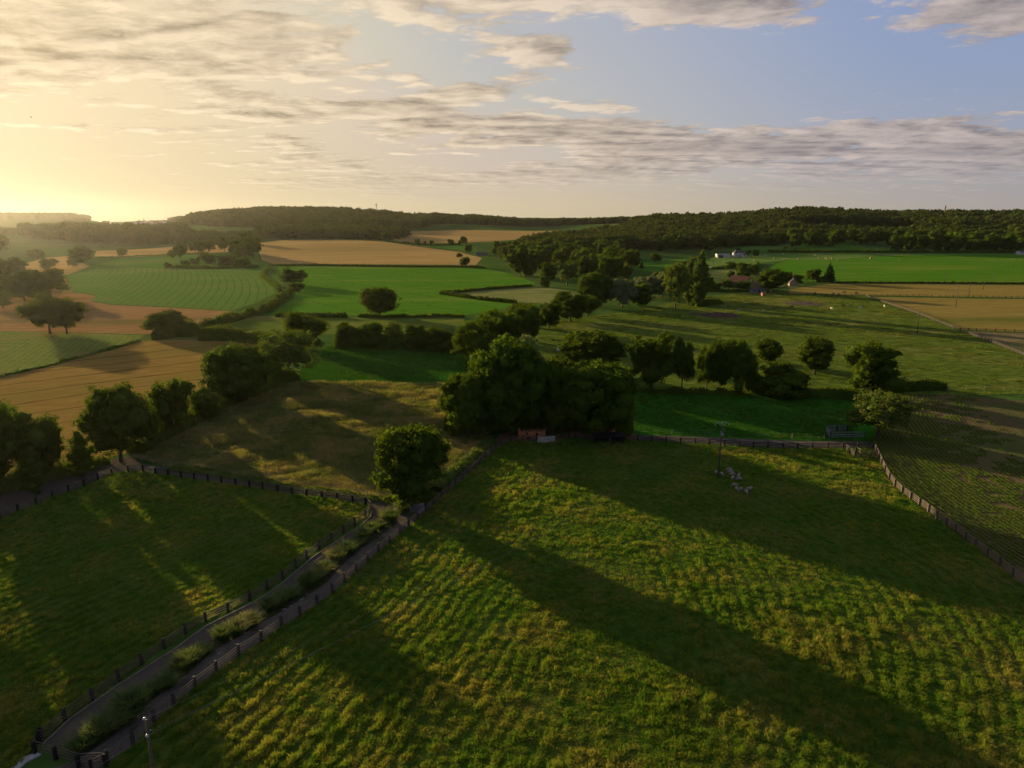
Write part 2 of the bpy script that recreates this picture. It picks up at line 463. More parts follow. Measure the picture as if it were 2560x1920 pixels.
def tuft(name, seed, n, h, spread, lean, width, mat):
    """a tussock of bent blades"""
    rng = np.random.RandomState(seed); V = []; F = []; T = []
    for i in range(n):
        a = rng.rand()*6.283; q = spread*math.sqrt(rng.rand())
        bx, by = q*math.cos(a), q*math.sin(a)
        hh = h*(.55+.6*rng.rand()); ld = a+rng.normal()*.8; l = lean*(.4+rng.rand())
        dx, dy = math.cos(ld)*l*hh+.25*hh*lean, math.sin(ld)*l*hh
        t = rng.rand()*6.283; wx, wy = math.cos(t)*width, math.sin(t)*width
        o = len(V)
        V += [(bx-wx, by-wy, -.02), (bx+wx, by+wy, -.02), (bx+dx*.4+wx*.9, by+dy*.4+wy*.9, hh*.62), (bx+dx*.4-wx*.9, by+dy*.4-wy*.9, hh*.62), (bx+dx, by+dy, hh)]
        F += [(o, o+1, o+2), (o, o+2, o+3), (o+3, o+2, o+4)]; T += [0, 0, .6, .6, 1]
    me = mesh(name, V, np.array(F), mat)
    at = me.attributes.new('tip', 'FLOAT', 'POINT'); at.data.foreach_set('value', np.array(T, np.float32))
    return me
def scatter(name, pts, rot, scl, idx, variants, label, hscl=None):
    """one 'stuff' object: instances of a few plant meshes on points"""
    me = bpy.data.meshes.new(name); n = len(pts)
    me.vertices.add(n); me.vertices.foreach_set('co', np.asarray(pts, np.float32).ravel())
    sv = np.stack([scl, scl, scl if hscl is None else hscl], 1).astype(np.float32)
    rv = np.stack([np.zeros(n), np.zeros(n), rot], 1).astype(np.float32)
    me.attributes.new('sc', 'FLOAT_VECTOR', 'POINT').data.foreach_set('vector', sv.ravel())
    me.attributes.new('ro', 'FLOAT_VECTOR', 'POINT').data.foreach_set('vector', rv.ravel())
    me.attributes.new('ix', 'INT', 'POINT').data.foreach_set('value', np.asarray(idx, np.int32))
    o = link(name, me); tag(o, label, None, None, 'stuff')
    ng = bpy.data.node_groups.new(name, 'GeometryNodeTree')
    ng.interface.new_socket('Geometry', in_out='INPUT', socket_type='NodeSocketGeometry')
    ng.interface.new_socket('Geometry', in_out='OUTPUT', socket_type='NodeSocketGeometry')
    N, L = ng.nodes, ng.links
    gi, go = N.new('NodeGroupInput'), N.new('NodeGroupOutput')
    jn = N.new('GeometryNodeJoinGeometry')
    for vo in reversed(variants):
        oi = N.new('GeometryNodeObjectInfo'); oi.inputs['Object'].default_value = vo; oi.inputs['As Instance'].default_value = True
        L.new(oi.outputs['Geometry'], jn.inputs[0])
    ip = N.new('GeometryNodeInstanceOnPoints'); ip.inputs['Pick Instance'].default_value = True
    def at(nm, t):
        a = N.new('GeometryNodeInputNamedAttribute'); a.data_type = t; a.inputs[0].default_value = nm; return a.outputs[0]
    L.new(gi.outputs[0], ip.inputs['Points']); L.new(jn.outputs[0], ip.inputs['Instance'])
    L.new(at('ix', 'INT'), ip.inputs['Instance Index'])
    L.new(at('sc', 'FLOAT_VECTOR'), ip.inputs['Scale']); 
    e2r = N.new('FunctionNodeEulerToRotation'); L.new(at('ro', 'FLOAT_VECTOR'), e2r.inputs[0]); L.new(e2r.outputs[0], ip.inputs['Rotation'])
    L.new(ip.outputs[0], go.inputs[0])
    md = o.modifiers.new('scatter', 'NODES'); md.node_group = ng
    return o
def spare(name, me):
    """a plant mesh held outside the scene, only as the source of scattered copies"""
    return bpy.data.objects.new(name, me)
# ---------------------------------------------------------------- the ground, one sheet cut into fields
ROAD_L = [(107, 1862), (174, 1799), (289, 1718), (434, 1625), (518, 1564), (639, 1504), (698, 1465), (741, 1429), (785, 1391), (843, 1353), (900, 1316), (926, 1292), (930, 1276), (914, 1260)]
MED_L = [(185, 1878), (214, 1845), (275, 1784), (347, 1721), (434, 1663), (521, 1602), (654, 1536), (698, 1495), (750, 1460), (802, 1414), (848, 1385), (892, 1350), (929, 1316), (984, 1284)]
MED_R = [(203, 1895), (260, 1855), (333, 1796), (391, 1741), (463, 1689), (535, 1628), (652, 1559), (695, 1533), (753, 1498), (814, 1458), (854, 1414), (900, 1374), (944, 1345), (996, 1304)]
FENCE_B = [(230, 1930), (269, 1908), (333, 1862), (386, 1806), (435, 1765), (488, 1720), (541, 1680), (597, 1638), (653, 1603), (704, 1567), (750, 1540), (793, 1511), (831, 1482), (861, 1455), (891, 1429), (919, 1403), (946, 1379), (973, 1357), (999, 1335), (1022, 1316), (1044, 1298), (1065, 1279), (1084, 1262), (1103, 1244), (1122, 1228), (1139, 1213), (1155, 1199), (1170, 1184), (1186, 1170), (1200, 1158), (1214, 1145), (1227, 1134), (1239, 1124), (1252, 1114), (1277, 1104), (1307, 1105), (1341, 1103)]
FENCE_B2 = [(1389, 1101), (1423, 1097), (1438, 1096), (1464, 1097), (1486, 1102)]
FENCE_B3 = [(1562, 1100), (1594, 1102), (1629, 1104), (1665, 1106), (1701, 1109), (1737, 1110), (1773, 1112), (1810, 1115), (1847, 1117), (1883, 1119), (1919, 1120), (1957, 1122), (1994, 1123), (2030, 1123), (2069, 1122), (2107, 1123), (2144, 1121), (2182, 1122)]
FENCE_A = [(-260, 1410), (-180, 1372), (-110, 1343), (-50, 1318), (0, 1298), (46, 1280), (91, 1262), (132, 1246), (172, 1230), (211, 1215), (245, 1199), (280, 1187), (321, 1179), (358, 1180), (389, 1185), (421, 1190), (453, 1195), (486, 1199), (520, 1204), (554, 1209), (589, 1213), (624, 1219), (657, 1223), (694, 1229), (730, 1235), (767, 1240), (805, 1245), (843, 1249), (882, 1256), (914, 1262), (926, 1273), (913, 1293), (887, 1314), (859, 1332), (829, 1351), (798, 1373), (766, 1396), (740, 1419), (707, 1448), (668, 1474), (625, 1502), (570, 1530), (514, 1555), (464, 1584), (411, 1622), (354, 1662), (297, 1702), (231, 1751), (162, 1801), (100, 1858)]
FENCE_C = [(2182, 1121), (2189, 1133), (2196, 1148), (2203, 1163), (2211, 1180), (2222, 1200), (2236, 1217), (2254, 1234), (2275, 1249), (2297, 1264), (2320, 1280), (2341, 1297), (2364, 1313), (2387, 1330), (2412, 1350), (2437, 1368), (2466, 1391), (2497, 1415), (2530, 1441), (2566, 1468), (2606, 1497), (2650, 1529), (2712, 1572), (2780, 1617), (2860, 1668)]
FENCE_D = [(2163, 741), (2209, 757), (2296, 786), (2386, 823), (2396, 827), (2478, 857), (2560, 890), (2640, 922), (2720, 955)]

YARD = [(1235, 1104), (1250, 1086), (1285, 1072), (1340, 1062), (1470, 1070), (1570, 1080), (1600, 1090), (1596, 1099), (1562, 1098), (1486, 1100), (1464, 1095), (1389, 1099), (1341, 1101), (1277, 1102), (1250, 1112)]
ROAD = ROAD_L + [(843, 1246), (694, 1226), (554, 1206), (421, 1186), (321, 1175), (280, 1183), (211, 1211), (91, 1258), (0, 1293), (-260, 1402), (-420, 1440), (-300, 1330), (-100, 1262), (0, 1226), (120, 1190), (230, 1152), (325, 1142), (350, 1158), (420, 1170), (530, 1187), (700, 1216), (850, 1236), (980, 1254), (1050, 1250), (1090, 1216), (1140, 1172), (1190, 1130), (1235, 1102), (1252, 1112), (1227, 1132), (1155, 1197), (1065, 1276), (1030, 1297), (996, 1304), (984, 1284)] + MED_L[::-1][1:]
PATH = MED_R + [(1030, 1297), (1063, 1277)] + FENCE_B[20::-1] + [(170, 1975), (110, 1930)]
MEDIAN = MED_L + [(996, 1304)] + MED_R[::-1][1:]
TRACK = [(1590, 1087), (1800, 1095), (2000, 1103), (2150, 1104), (2186, 1108), (2186, 1118), (2069, 1118), (1957, 1118), (1810, 1111), (1665, 1102), (1596, 1098)]
LEFT = [(100, 1860), (60, 1900), (-60, 2010), (-700, 2700), (-2400, 2700), (-1500, 1700), (-500, 1500)] + FENCE_A
RIGHT = FENCE_B + FENCE_B2 + FENCE_B3 + FENCE_C[1:] + [(2780, 1615), (3060, 1800), (4300, 2700), (-500, 2700), (-40, 2180), (110, 2020)]
MEADOW = [(325, 1140), (420, 1166), (530, 1183), (700, 1213), (850, 1233), (980, 1251), (1050, 1248), (1090, 1213), (1140, 1168), (1190, 1126), (1225, 1100), (1215, 1050), (1180, 962), (735, 957), (640, 990), (500, 1060), (400, 1110)]
FIELDS = [   # name, material key, label, outline in the photograph
 ('cow_pasture', 'pasture', 'wide grazed green pasture with cows between the trees and the diagonal fence', [(1340, 830), (1400, 800), (1600, 775), (1700, 752), (1880, 727), (1905, 733), (2163, 741), (2209, 757), (2296, 786), (2386, 823), (2478, 857), (2640, 922), (2900, 1010), (2560, 985), (2200, 992), (1900, 983), (1600, 970), (1400, 990), (1340, 930)]),
 ('wheat_field', 'wheat', 'ripe tan wheat field on the left behind the hedge trees', [(-500, 1120), (-200, 1010), (0, 943), (180, 900), (345, 852), (480, 850), (600, 855), (690, 868), (720, 900), (640, 945), (560, 1000), (430, 1080), (330, 1130), (230, 1152), (120, 1190), (0, 1226), (-300, 1330)]),
 ('green_strip', 'weedy', 'weedy green strip beyond the left wheat field', [(-300, 860), (-200, 848), (0, 829), (160, 831), (360, 838), (345, 850), (180, 898), (0, 941), (-200, 1005)]),
 ('stubble_field', 'stubble', 'tan fallow ground around the left oaks', [(-400, 780), (-200, 760), (0, 740), (60, 715), (120, 700), (165, 697), (180, 729), (240, 740), (229, 754), (278, 762), (405, 768), (579, 778), (560, 800), (470, 822), (360, 836), (160, 830), (0, 828), (-200, 846)]),
 ('crop_field', 'crop', 'green crop field in curving drilled rows', [(165, 690), (180, 727), (240, 738), (229, 752), (278, 760), (405, 766), (579, 776), (640, 757), (700, 727), (712, 715), (690, 690), (672, 668), (560, 672), (430, 674), (340, 668), (240, 672)]),
 ('far_pasture', 'pasture2', 'green pasture behind the drilled crop', [(215, 666), (310, 646), (440, 639), (570, 632), (600, 645), (640, 665), (560, 670), (430, 672), (340, 666), (240, 670)]),
 ('far_stubble', 'wheat_far', 'narrow tan field in front of the hazy wood', [(235, 643), (240, 627), (430, 617), (520, 612), (585, 615), (570, 630), (440, 637), (310, 644)]),
 ('hazy_field', 'wheat_far', 'pale tan field in the golden haze at the left', [(40, 665), (110, 645), (170, 640), (200, 655), (225, 665), (165, 689), (100, 684)]),
 ('bright_field', 'bright', 'bright green arable field around the lone oak', [(690, 667), (800, 666), (960, 666), (1215, 669), (1300, 692), (1340, 708), (1330, 715), (1200, 724), (1130, 733), (1110, 736), (1190, 748), (1290, 757), (1250, 775), (1150, 789), (950, 790), (720, 787), (670, 790), (735, 745), (745, 715), (715, 690)]),
 ('hay_meadow', 'hay', 'pale hay meadow wedged between two hedges', [(1130, 735), (1200, 727), (1340, 718), (1430, 725), (1440, 745), (1380, 760), (1290, 755), (1190, 746)]),
 ('shady_strip', 'pasture', 'rough green strip below the lone oak', [(545, 798), (600, 790), (700, 790), (950, 793), (1160, 792), (1160, 815), (1000, 835), (840, 835), (690, 842), (500, 837), (450, 828)]),
 ('wheat_rise', 'wheat_far', 'pale gold wheat field on the rise in the middle distance', [(640, 608), (700, 601), (870, 599), (955, 603), (1000, 610), (1150, 630), (1205, 645), (1190, 662), (960, 661), (800, 662), (690, 662), (655, 650)]),
 ('wheat_top', 'wheat_far', 'far tan wheat field below the wooded ridge', [(980, 588), (1020, 578), (1200, 575), (1400, 577), (1390, 590), (1250, 602), (1150, 607), (1050, 608), (985, 604)]),
 ('distant_green', 'pasture2', 'small far green field beside the wheat', [(1045, 613), (1150, 610), (1190, 618), (1195, 628), (1130, 624)]),
 ('small_green', 'lush', 'lush green mown paddock behind the rough meadow', [(720, 955), (1185, 961), (1190, 930), (1150, 866), (830, 862), (790, 880), (750, 930)]),
 ('rough_meadow', 'meadow', 'rough tan meadow of long grass behind the track', MEADOW),
 ('centre_green', 'lush', 'lush dark green paddock right of the big trees', [(1500, 1075), (1600, 1084), (1800, 1092), (2000, 1100), (2150, 1101), (2186, 1095), (2190, 1000), (2100, 992), (1900, 985), (1700, 980), (1600, 972), (1500, 1000)]),
 ('tan_paddock', 'paddock', 'dry tan paddock in front of the bright green field', [(1975, 722), (2085, 709), (2560, 712), (2900, 713), (2900, 748), (2560, 744), (2163, 738), (1970, 733)]),
 ('dry_paddock', 'paddock', 'dry yellow paddock beyond the diagonal fence', [(2170, 742), (2560, 748), (2900, 752), (2900, 838), (2560, 830), (2400, 824), (2296, 784), (2209, 755)]),
 ('bare_paddock', 'bare', 'brownish bare paddock at the right edge', [(2400, 827), (2560, 833), (2900, 841), (2900, 1010), (2640, 920), (2560, 888), (2478, 855)]),
 ('bright_meadow', 'bright', 'long bright green field below the right wood', [(1935, 662), (1970, 651), (2100, 650), (2180, 641), (2300, 637), (2560, 635), (3000, 633), (3000, 709), (2560, 707), (2085, 704), (1990, 706), (1950, 690), (1920, 674)]),
 ('bale_field', 'bale', 'mown green field dotted with bales', [(1765, 652), (1790, 638), (1900, 634), (2100, 632), (2560, 632), (3000, 630), (3000, 632), (2560, 634), (2180, 640), (2100, 649), (1970, 650), (1900, 657), (1880, 669), (1740, 674)]),
 ('wood_side_field', 'pasture2', 'shaded green field at the foot of the right wood', [(1815, 624), (1900, 613), (2090, 607), (2240, 624), (2400, 629), (2400, 632), (2100, 631), (1900, 631)]),
 ('reed_patch', 'hay', 'dry grass patch beside the farm shrubs', [(1768, 676), (1840, 674), (1845, 698), (1765, 702)]),
 ('valley_field', 'pasture2', 'small green field among the valley trees', [(1575, 672), (1590, 655), (1680, 650), (1760, 640), (1780, 652), (1700, 665), (1640, 682)]),
 ('ploughed_field', 'plough', 'brown ploughed field with rows of green seedlings', [(2186, 1100), (2192, 1010), (2235, 984), (2350, 986), (2560, 1002), (2900, 1040), (3600, 1400), (3700, 2000)] + [(3080, 1800)] + FENCE_C[::-1][:-1]),
 ('yard', 'yard', 'bare brown yard under the big trees', YARD),
 ('track', 'gravel', 'grey gravel track behind the rail fence', TRACK),
 ('road', 'asphalt', 'dark asphalt lane between the two rail fences', ROAD),
 ('median', 'soil', 'planted strip between the lane and the path', MEDIAN),
 ('path', 'gravel', 'grey gravel path along the right rail fence', PATH),
 ('left_pasture', 'tussock', 'tussocky green pasture left of the lane', LEFT),
 ('right_pasture', 'tussock', 'tussocky green pasture filling the foreground', RIGHT),
 ('ridge_field', 'pasture2', 'bright green field high between the right woods', None),
]
FPOLY = {}
def build_ground():
    M = MAT
    verts, faces = [], []
    rng = np.random.RandomState(3)
    rows = np.concatenate([[-1100, -700, -300, -120, -40, 10], np.geomspace(34, 3640, 196)])
    for y in rows:
        cols = np.linspace(-900, 3500, 70)
        if y > 60: cols = cols[np.abs((cols-1280)/FC*y) < 3200]
        if y < 60: xs = np.linspace(-1, 1, 40)*max(200, abs(y)*2.5)
        else: xs = (cols-1280)/FC*y + rng.uniform(-.3, .3, len(cols))*50/FC*y
        if y > 40: yj = y*(1+rng.uniform(-.007, .007, len(xs)))
        else: yj = np.full(len(xs), y)
        verts += list(zip(xs, yj))
    for x, y in ((-3300, -1150), (3300, -1150), (3300, 3660), (-3300, 3660)): verts.append((x, y))
    for nm, mk, lab, poly in FIELDS:
        if poly is None: pts = [P(px, d) for px, d in RIDGE_FIELD]
        else: pts = [G(px, py) for px, py in poly]
        out = []
        for i, a in enumerate(pts):
            b = pts[(i+1) % len(pts)]; a2, b2 = Vector((a.x, a.y)), Vector((b.x, b.y))
            L = (b2-a2).length; n = max(1, int(L/max(4., .035*a.y)))
            for k in range(n): out.append(a2.lerp(b2, k/n))
        FPOLY[nm] = [(p.x, p.y) for p in out]
        o = len(verts); verts += FPOLY[nm]; n = len(FPOLY[nm]); faces += [(o+i, o+(i+1) % n) for i in range(n)]
    r = geometry.delaunay_2d_cdt([Vector(v) for v in verts], faces, [], 0, 1e-3)
    V = np.array([v[:] for v in r[0]]); Z = land(V[:, 0], V[:, 1])
    V3 = np.column_stack([V, Z]); F = np.array([f[:] for f in r[2]])
    cen = V[F].mean(axis=1); owner = np.full(len(F), -1)
    for k, fd in enumerate(FIELDS): owner[inpoly(cen[:, 0], cen[:, 1], FPOLY[fd[0]])] = k
    for k in range(-1, len(FIELDS)):
        f = F[owner == k]
        if not len(f): print('no ground for', FIELDS[k][0]); continue
        u, inv = np.unique(f.ravel(), return_inverse=True)
        nm, mk, lab = ('ground', 'base', 'open green farmland out to the horizon') if k < 0 else FIELDS[k][:3]
        o = link(nm, mesh(nm, V3[u], inv.reshape(-1, 3), M[mk], True)); tag(o, lab, 'ground' if k < 0 else 'field' if k < 26 else 'ground', None, 'structure')
RIDGE_FIELD = [(2040, 1455), (2110, 1450), (2200, 1450), (2260, 1440), (2262, 1490), (2180, 1500), (2100, 1500), (2040, 1500)]

def build_materials():
    M = MAT
    pi = math.pi
    M['base'] = mat_field('open_farmland', ((.030, .062, .012), (.045, .080, .016), (.070, .085, .022)), .012, .15, .5, .5, .25)
    M['pasture'] = mat_field('grazed_pasture', ((.060, .092, .012), (.090, .115, .018), (.125, .115, .028)), .03, .25, .8, .35, .55, aniso=(.15, .35, 1.2))
    M['pasture2'] = mat_field('far_pasture', ((.040, .100, .012), (.052, .115, .016), (.080, .115, .024)), .01, .1, .4, .4, .3)
    M['wheat'] = mat_field('ripe_wheat', ((.152, .094, .022), (.195, .124, .032), (.135, .100, .022)), .02, .35, .6, .25, .6, aniso=(.55, .35, 1.3),
        rows=[(.64, -.77, 0, 200, 15.0, (.07, .042, .011), .10, .85), (.64, -.77, 0, 200.8, 15.0, (.11, .07, .022), .10, .0)])
    M['wheat_far'] = mat_field('pale_wheat', ((.25, .160, .052), (.30, .195, .068), (.21, .14, .045)), .004, .03, .4, .5, .2, aniso=(.2, .3, 1.5),
        rows=[(.1, 1, 0, 200, 26.0, (.16, .10, .03), .05, .5)])
    M['weedy'] = mat_field('weedy_green', ((.060, .110, .015), (.110, .140, .024), (.150, .120, .040)), .03, .3, .9, .35, .7,
        rows=[(.95, .35, .0, 280, 2.6, (.16, .12, .045), .45, .6)])
    M['stubble'] = mat_field('fallow', ((.170, .092, .036), (.220, .128, .052), (.105, .085, .025)), .02, .16, .8, .35, .5, aniso=(.3, .4, 1.2))
    M['crop'] = mat_field('drilled_crop', ((.055, .125, .018), (.070, .140, .022), (.095, .140, .030)), .012, .2, .3, .3, .5,
        rows=[(1, .30, .0004, 435, 1.45, (.085, .085, .026), .42, .55), (1, .30, .0004, 435, 5.8, (.032, .040, .012), .13, .7)])
    M['bright'] = mat_field('young_crop', ((.042, .118, .008), (.060, .135, .010), (.095, .140, .016)), .014, .10, .7, .4, .35, aniso=(.1, .35, 1.5),
        rows=[(.8, .6, 0, 480, 24.0, (.025, .055, .010), .06, .6)])
    M['hay'] = mat_field('pale_hay', ((.100, .120, .032), (.160, .150, .050), (.075, .100, .024)), .02, .12, .8, .4, .4, aniso=(.1, .5, 1.2))
    M['lush'] = mat_field('lush_grass', ((.020, .100, .006), (.026, .115, .008), (.045, .110, .012)), .02, .5, .5, .2, 1.0, aniso=(.1, .4, 1.3))
    M['meadow'] = mat_field('rough_meadow', ((.100, .105, .030), (.150, .130, .045), (.055, .090, .018)), .05, .5, .6, .3, .9)
    M['paddock'] = mat_field('dry_paddock', ((.160, .115, .028), (.195, .140, .038), (.090, .095, .018)), .012, .12, .6, .35, .5, aniso=(.08, .3, 1.4))
    M['bare'] = mat_field('bare_paddock', ((.120, .095, .040), (.150, .110, .055), (.080, .085, .028)), .02, .2, .5, .3, .5)
    M['bale'] = mat_field('mown_grass', ((.065, .125, .020), (.080, .135, .028), (.110, .130, .036)), .01, .1, .3, .3, .4,
        rows=[(1, .3, 0, 900, 7.0, (.11, .13, .035), .4, .5)])
    M['plough'] = mat_field('ploughed_soil', ((.082, .064, .026), (.110, .080, .034), (.065, .080, .020)), .03, .5, .7, .18, 1.2,
        rows=[(1, -.062, -.0032, 121, .97, (.060, .042, .022), .5, .6)])
    M['yard'] = mat_field('trodden_earth', ((.120, .070, .038), (.160, .095, .055), (.080, .050, .030)), .15, 1.0, .6, .08, 2.5)
    M['gravel'] = mat_field('grey_gravel', ((.074, .060, .046), (.098, .080, .062), (.050, .044, .032)), .4, 3.0, .5, .04, 8.0)
    M['asphalt'] = mat_field('worn_asphalt', ((.056, .046, .036), (.070, .058, .045), (.082, .066, .048)), .25, 2.5, .4, .02, 9.0)
    M['soil'] = mat_field('garden_soil', ((.035, .028, .018), (.050, .040, .025), (.030, .045, .014)), .4, 2.0, .7, .06, 4.0)
    M['tussock'] = mat_field('tussock_sward', ((.026, .062, .007), (.045, .080, .011), (.075, .075, .018)), .06, .7, .9, .18, 1.4)
    M['oak'] = mat_leaf('oak_leaves', (.030, .062, .007), (.060, .100, .010), (.060, .080, .010), .42)
    M['darkoak'] = mat_leaf('wood_leaves', (.022, .042, .007), (.058, .082, .012), (.080, .088, .018), .25)
    M['willow'] = mat_leaf('willow_leaves', (.100, .125, .060), (.140, .160, .080), (.090, .130, .045), .35)
    M['ash'] = mat_leaf('ash_leaves', (.052, .092, .016), (.090, .120, .024), (.075, .090, .020), .35)
    M['fir'] = mat_leaf('fir_needles', (.016, .032, .012), (.024, .042, .014), (.020, .040, .010), .12)
    M['bark'] = mat_plain('bark', (.055, .040, .028), .5, 6)
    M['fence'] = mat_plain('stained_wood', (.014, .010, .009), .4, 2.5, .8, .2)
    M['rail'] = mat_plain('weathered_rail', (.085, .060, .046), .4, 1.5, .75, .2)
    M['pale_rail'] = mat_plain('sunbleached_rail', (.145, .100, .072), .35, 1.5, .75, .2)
    M['stake'] = mat_plain('grey_stake', (.13, .115, .095), .3, 4)
    M['pole'] = mat_plain('creosoted_pole', (.075, .055, .040), .35, 2)
    M['steel'] = mat_plain('galvanised_steel', (.20, .20, .19), .3, 8, .5, .5)
    M['china'] = mat_plain('white_insulator', (.34, .35, .34), .1, 8, .25, .4)
    M['wire'] = mat_plain('aluminium_wire', (.25, .24, .23), .2, 1, .5, .5)
    M['concrete'] = mat_plain('pale_concrete', (.30, .28, .26), .3, 2.0, .9, .1, None, .4)
    M['sleeper'] = mat_plain('grey_sleeper', (.17, .16, .17), .4, 2.0, .85, .1, None, .4)
    M['kerb'] = mat_plain('kerb_stone', (.20, .15, .115), .35, 1.5, .9, .1)
    M['stone'] = mat_plain('field_stone', (.17, .14, .12), .45, 3.0, .9, .1)
    M['hut'] = mat_plain('orange_timber', (.36, .135, .060), .45, 2.2, .7, .2)
    M['dark'] = mat_plain('dark_opening', (.012, .010, .008), .2, 2)
    M['blackwood'] = mat_plain('black_timber', (.018, .014, .012), .4, 2)
    M['white_stone'] = mat_plain('pale_blocks', (.30, .28, .235), .25, 3)
    M['tile'] = mat_plain('orange_tiles', (.30, .115, .055), .35, .8, .85, .1)
    M['slate'] = mat_plain('dark_slate', (.050, .046, .048), .3, .8, .7, .3)
    M['brick'] = mat_plain('buff_brick', (.28, .18, .115), .35, 1.2)
    M['white'] = mat_plain('white_render', (.46, .44, .41), .15, .8)
    M['glass'] = mat_plain('dark_window', (.03, .035, .04), .3, 1, .15, .5)
    M['blue'] = mat_plain('blue_sheet', (.10, .28, .36), .2, 1, .5, .3)
    M['sheep'] = mat_plain('dirty_fleece', (.20, .165, .13), .3, 5)
    M['bale_'] = mat_plain('straw_bale', (.26, .19, .10), .35, 4)
    M['wrap'] = mat_plain('pale_bale_wrap', (.32, .32, .28), .15, 4, .4, .3)
    M['dung'] = mat_plain('dung', (.075, .042, .026), .5, .8, .95, .1, (.035, .022, .015))
    M['mast'] = mat_plain('mast_paint', (.30, .16, .13), .3, .2)
    for key, t0, dk in (('cow', .49, (.020, .017, .016)), ('darkcow', .66, (.028, .018, .014))):
        m, g, out = newmat(key + '_hide')
        co = g.node('ShaderNodeTexCoord').outputs['Object']; rn = g.node('ShaderNodeObjectInfo').outputs['Random']
        n = g.noise(g.vm('ADD', co, g.comb(g.mul(rn, 40.0), g.mul(rn, 23.0), 0.0)), 1.3, 1, .5)
        g.nt.links.new(pbsdf(g, g.mix(g.smooth(n, t0, t0+.03), dk, (.46, .42, .37)), .8), out.inputs[0]); M[key] = m
    m, g, out = newmat('pale_cow_hide'); g.nt.links.new(pbsdf(g, (.42, .34, .26), .8), out.inputs[0]); M['palecow'] = m
    M['grassA'] = mat_grass('pasture_blades', (.034, .118, .006), (.098, .160, .012), (.205, .190, .030), (.34, .27, .085), .46, .72, .10, .8, .42)
    M['grassP'] = mat_grass('grazed_blades', (.062, .100, .012), (.100, .130, .018), (.16, .14, .03), (.18, .155, .04), .50, .8, .04, .3)
    M['grassM'] = mat_grass('meadow_blades', (.065, .110, .020), (.110, .140, .032), (.22, .19, .068), (.33, .25, .10), .42, .66, .09, .5)
    M['grassG'] = mat_grass('lush_blades', (.025, .075, .008), (.036, .095, .012), (.07, .10, .018), (.10, .11, .03), .55, .8, .1, .5)
    M['plantA'] = mat_grass('border_blades', (.035, .090, .014), (.070, .115, .028), (.12, .13, .05), (.26, .20, .11), .50, .8, .3, 1.5)
    M['seed'] = mat_grass('seedling_blades', (.060, .125, .012), (.090, .140, .016), (.14, .13, .03), (.16, .16, .03), .55, .8, .3, 1.5)
MAT = {}
# ---------------------------------------------------------------- trees
LIB = {}
def build_library():
    L = LIB; M = MAT
    def kind(k, n, bf, nleaf, leaf, mat, up=.25, asp=1.0, core=.8, clumps=24, r0=.026, h=.45, limbs=6, trunk=True):
        L[k] = []
        for i in range(n):
            b = bf(i*7+len(k))
            cm = crown('crown', i+11*len(k), b, nleaf, leaf, M[mat], up, asp, core, clumps)
            co = np.empty(len(cm.vertices)*3, np.float32); cm.vertices.foreach_get('co', co); co = co.reshape(-1, 3)
            q = np.percentile(np.abs(co[:, :2]), 99.0)*2; top = np.percentile(co[:, 2], 99.7); s = np.array([1/q, 1/q, 1/top], np.float32)
            cm.vertices.foreach_set('co', (co*s).ravel()); cm.update(); b = [(x*s[0], y*s[1], z*s[2], u*s[0], v*s[1], t*s[2]) for x, y, z, u, v, t in b]
            L[k].append((cm, trunk_mesh('trunk', i, b, M['bark'], r0, h, limbs) if trunk else None))
    kind('oak', 7, lambda s: blobs_oak(s), 12000, .024, 'oak')
    kind('dense', 4, lambda s: blobs_oak(s+50, 18, .06), 12000, .024, 'oak', core=.86)
    kind('round', 5, lambda s: blobs_round(s), 12000, .024, 'oak', core=.8)
    kind('loose', 3, lambda s: blobs_oak(s+90, 11, .2, .85), 9000, .024, 'ash', core=.55)
    kind('midoak', 6, lambda s: blobs_oak(s+20, 12, .13), 3200, .046, 'oak', clumps=16)
    kind('middense', 5, lambda s: blobs_oak(s+70, 13, .03, 1.1), 3200, .046, 'oak', core=.86, clumps=16)
    kind('midloose', 3, lambda s: blobs_oak(s+40, 10, .14), 3000, .046, 'ash', core=.7, clumps=16)
    kind('far', 6, lambda s: blobs_oak(s+30, 9, .05, 1.15), 800, .085, 'darkoak', clumps=12, limbs=2)
    kind('poplar', 2, lambda s: blobs_column(s), 8000, .030, 'ash', core=.85)
    kind('willow', 3, lambda s: blobs_oak(s+60, 12, .08), 5000, .040, 'willow', up=.6, core=.8, clumps=18)
    kind('fir', 2, lambda s: blobs_fir(s), 2600, .05, 'fir', up=-.1, core=.75, clumps=12, h=.9, limbs=0)
    kind('cypress', 2, lambda s: blobs_column(s+5, 14), 4500, .034, 'oak', core=.85, h=.3, limbs=0)
    kind('bush', 4, lambda s: blobs_bush(s), 4000, .045, 'oak', core=.85, clumps=18, h=.3, limbs=2, r0=.02)
    kind('farbush', 3, lambda s: blobs_bush(s+9), 700, .10, 'oak', core=.9, clumps=12, h=.3, limbs=0, r0=.02)
NAMES = dict(round='broadleaf_tree', oak='oak_tree', dense='broadleaf_tree', loose='ash_tree', midoak='oak_tree', middense='broadleaf_tree', midloose='ash_tree', far='broadleaf_tree',
             poplar='poplar_tree', willow='willow_tree', fir='fir_tree', cypress='columnar_tree', bush='bush', farbush='bush')
_tc = {}
def put_tree(kind, p, h, w, label, group=None, rz=None, pick=None, squash=1.0):
    k = _tc[kind] = _tc.get(kind, -1)+1
    cm, tm = LIB[kind][(k if pick is None else pick) % len(LIB[kind])]
    o = empty(NAMES[kind], p, (k*2.399 if rz is None else rz) % 6.283, label, 'bush' if 'bush' in kind else 'tree', group, (w, w*squash, h))
    link('crown', cm, o)
    if tm: link('trunk', tm, o)
    return o
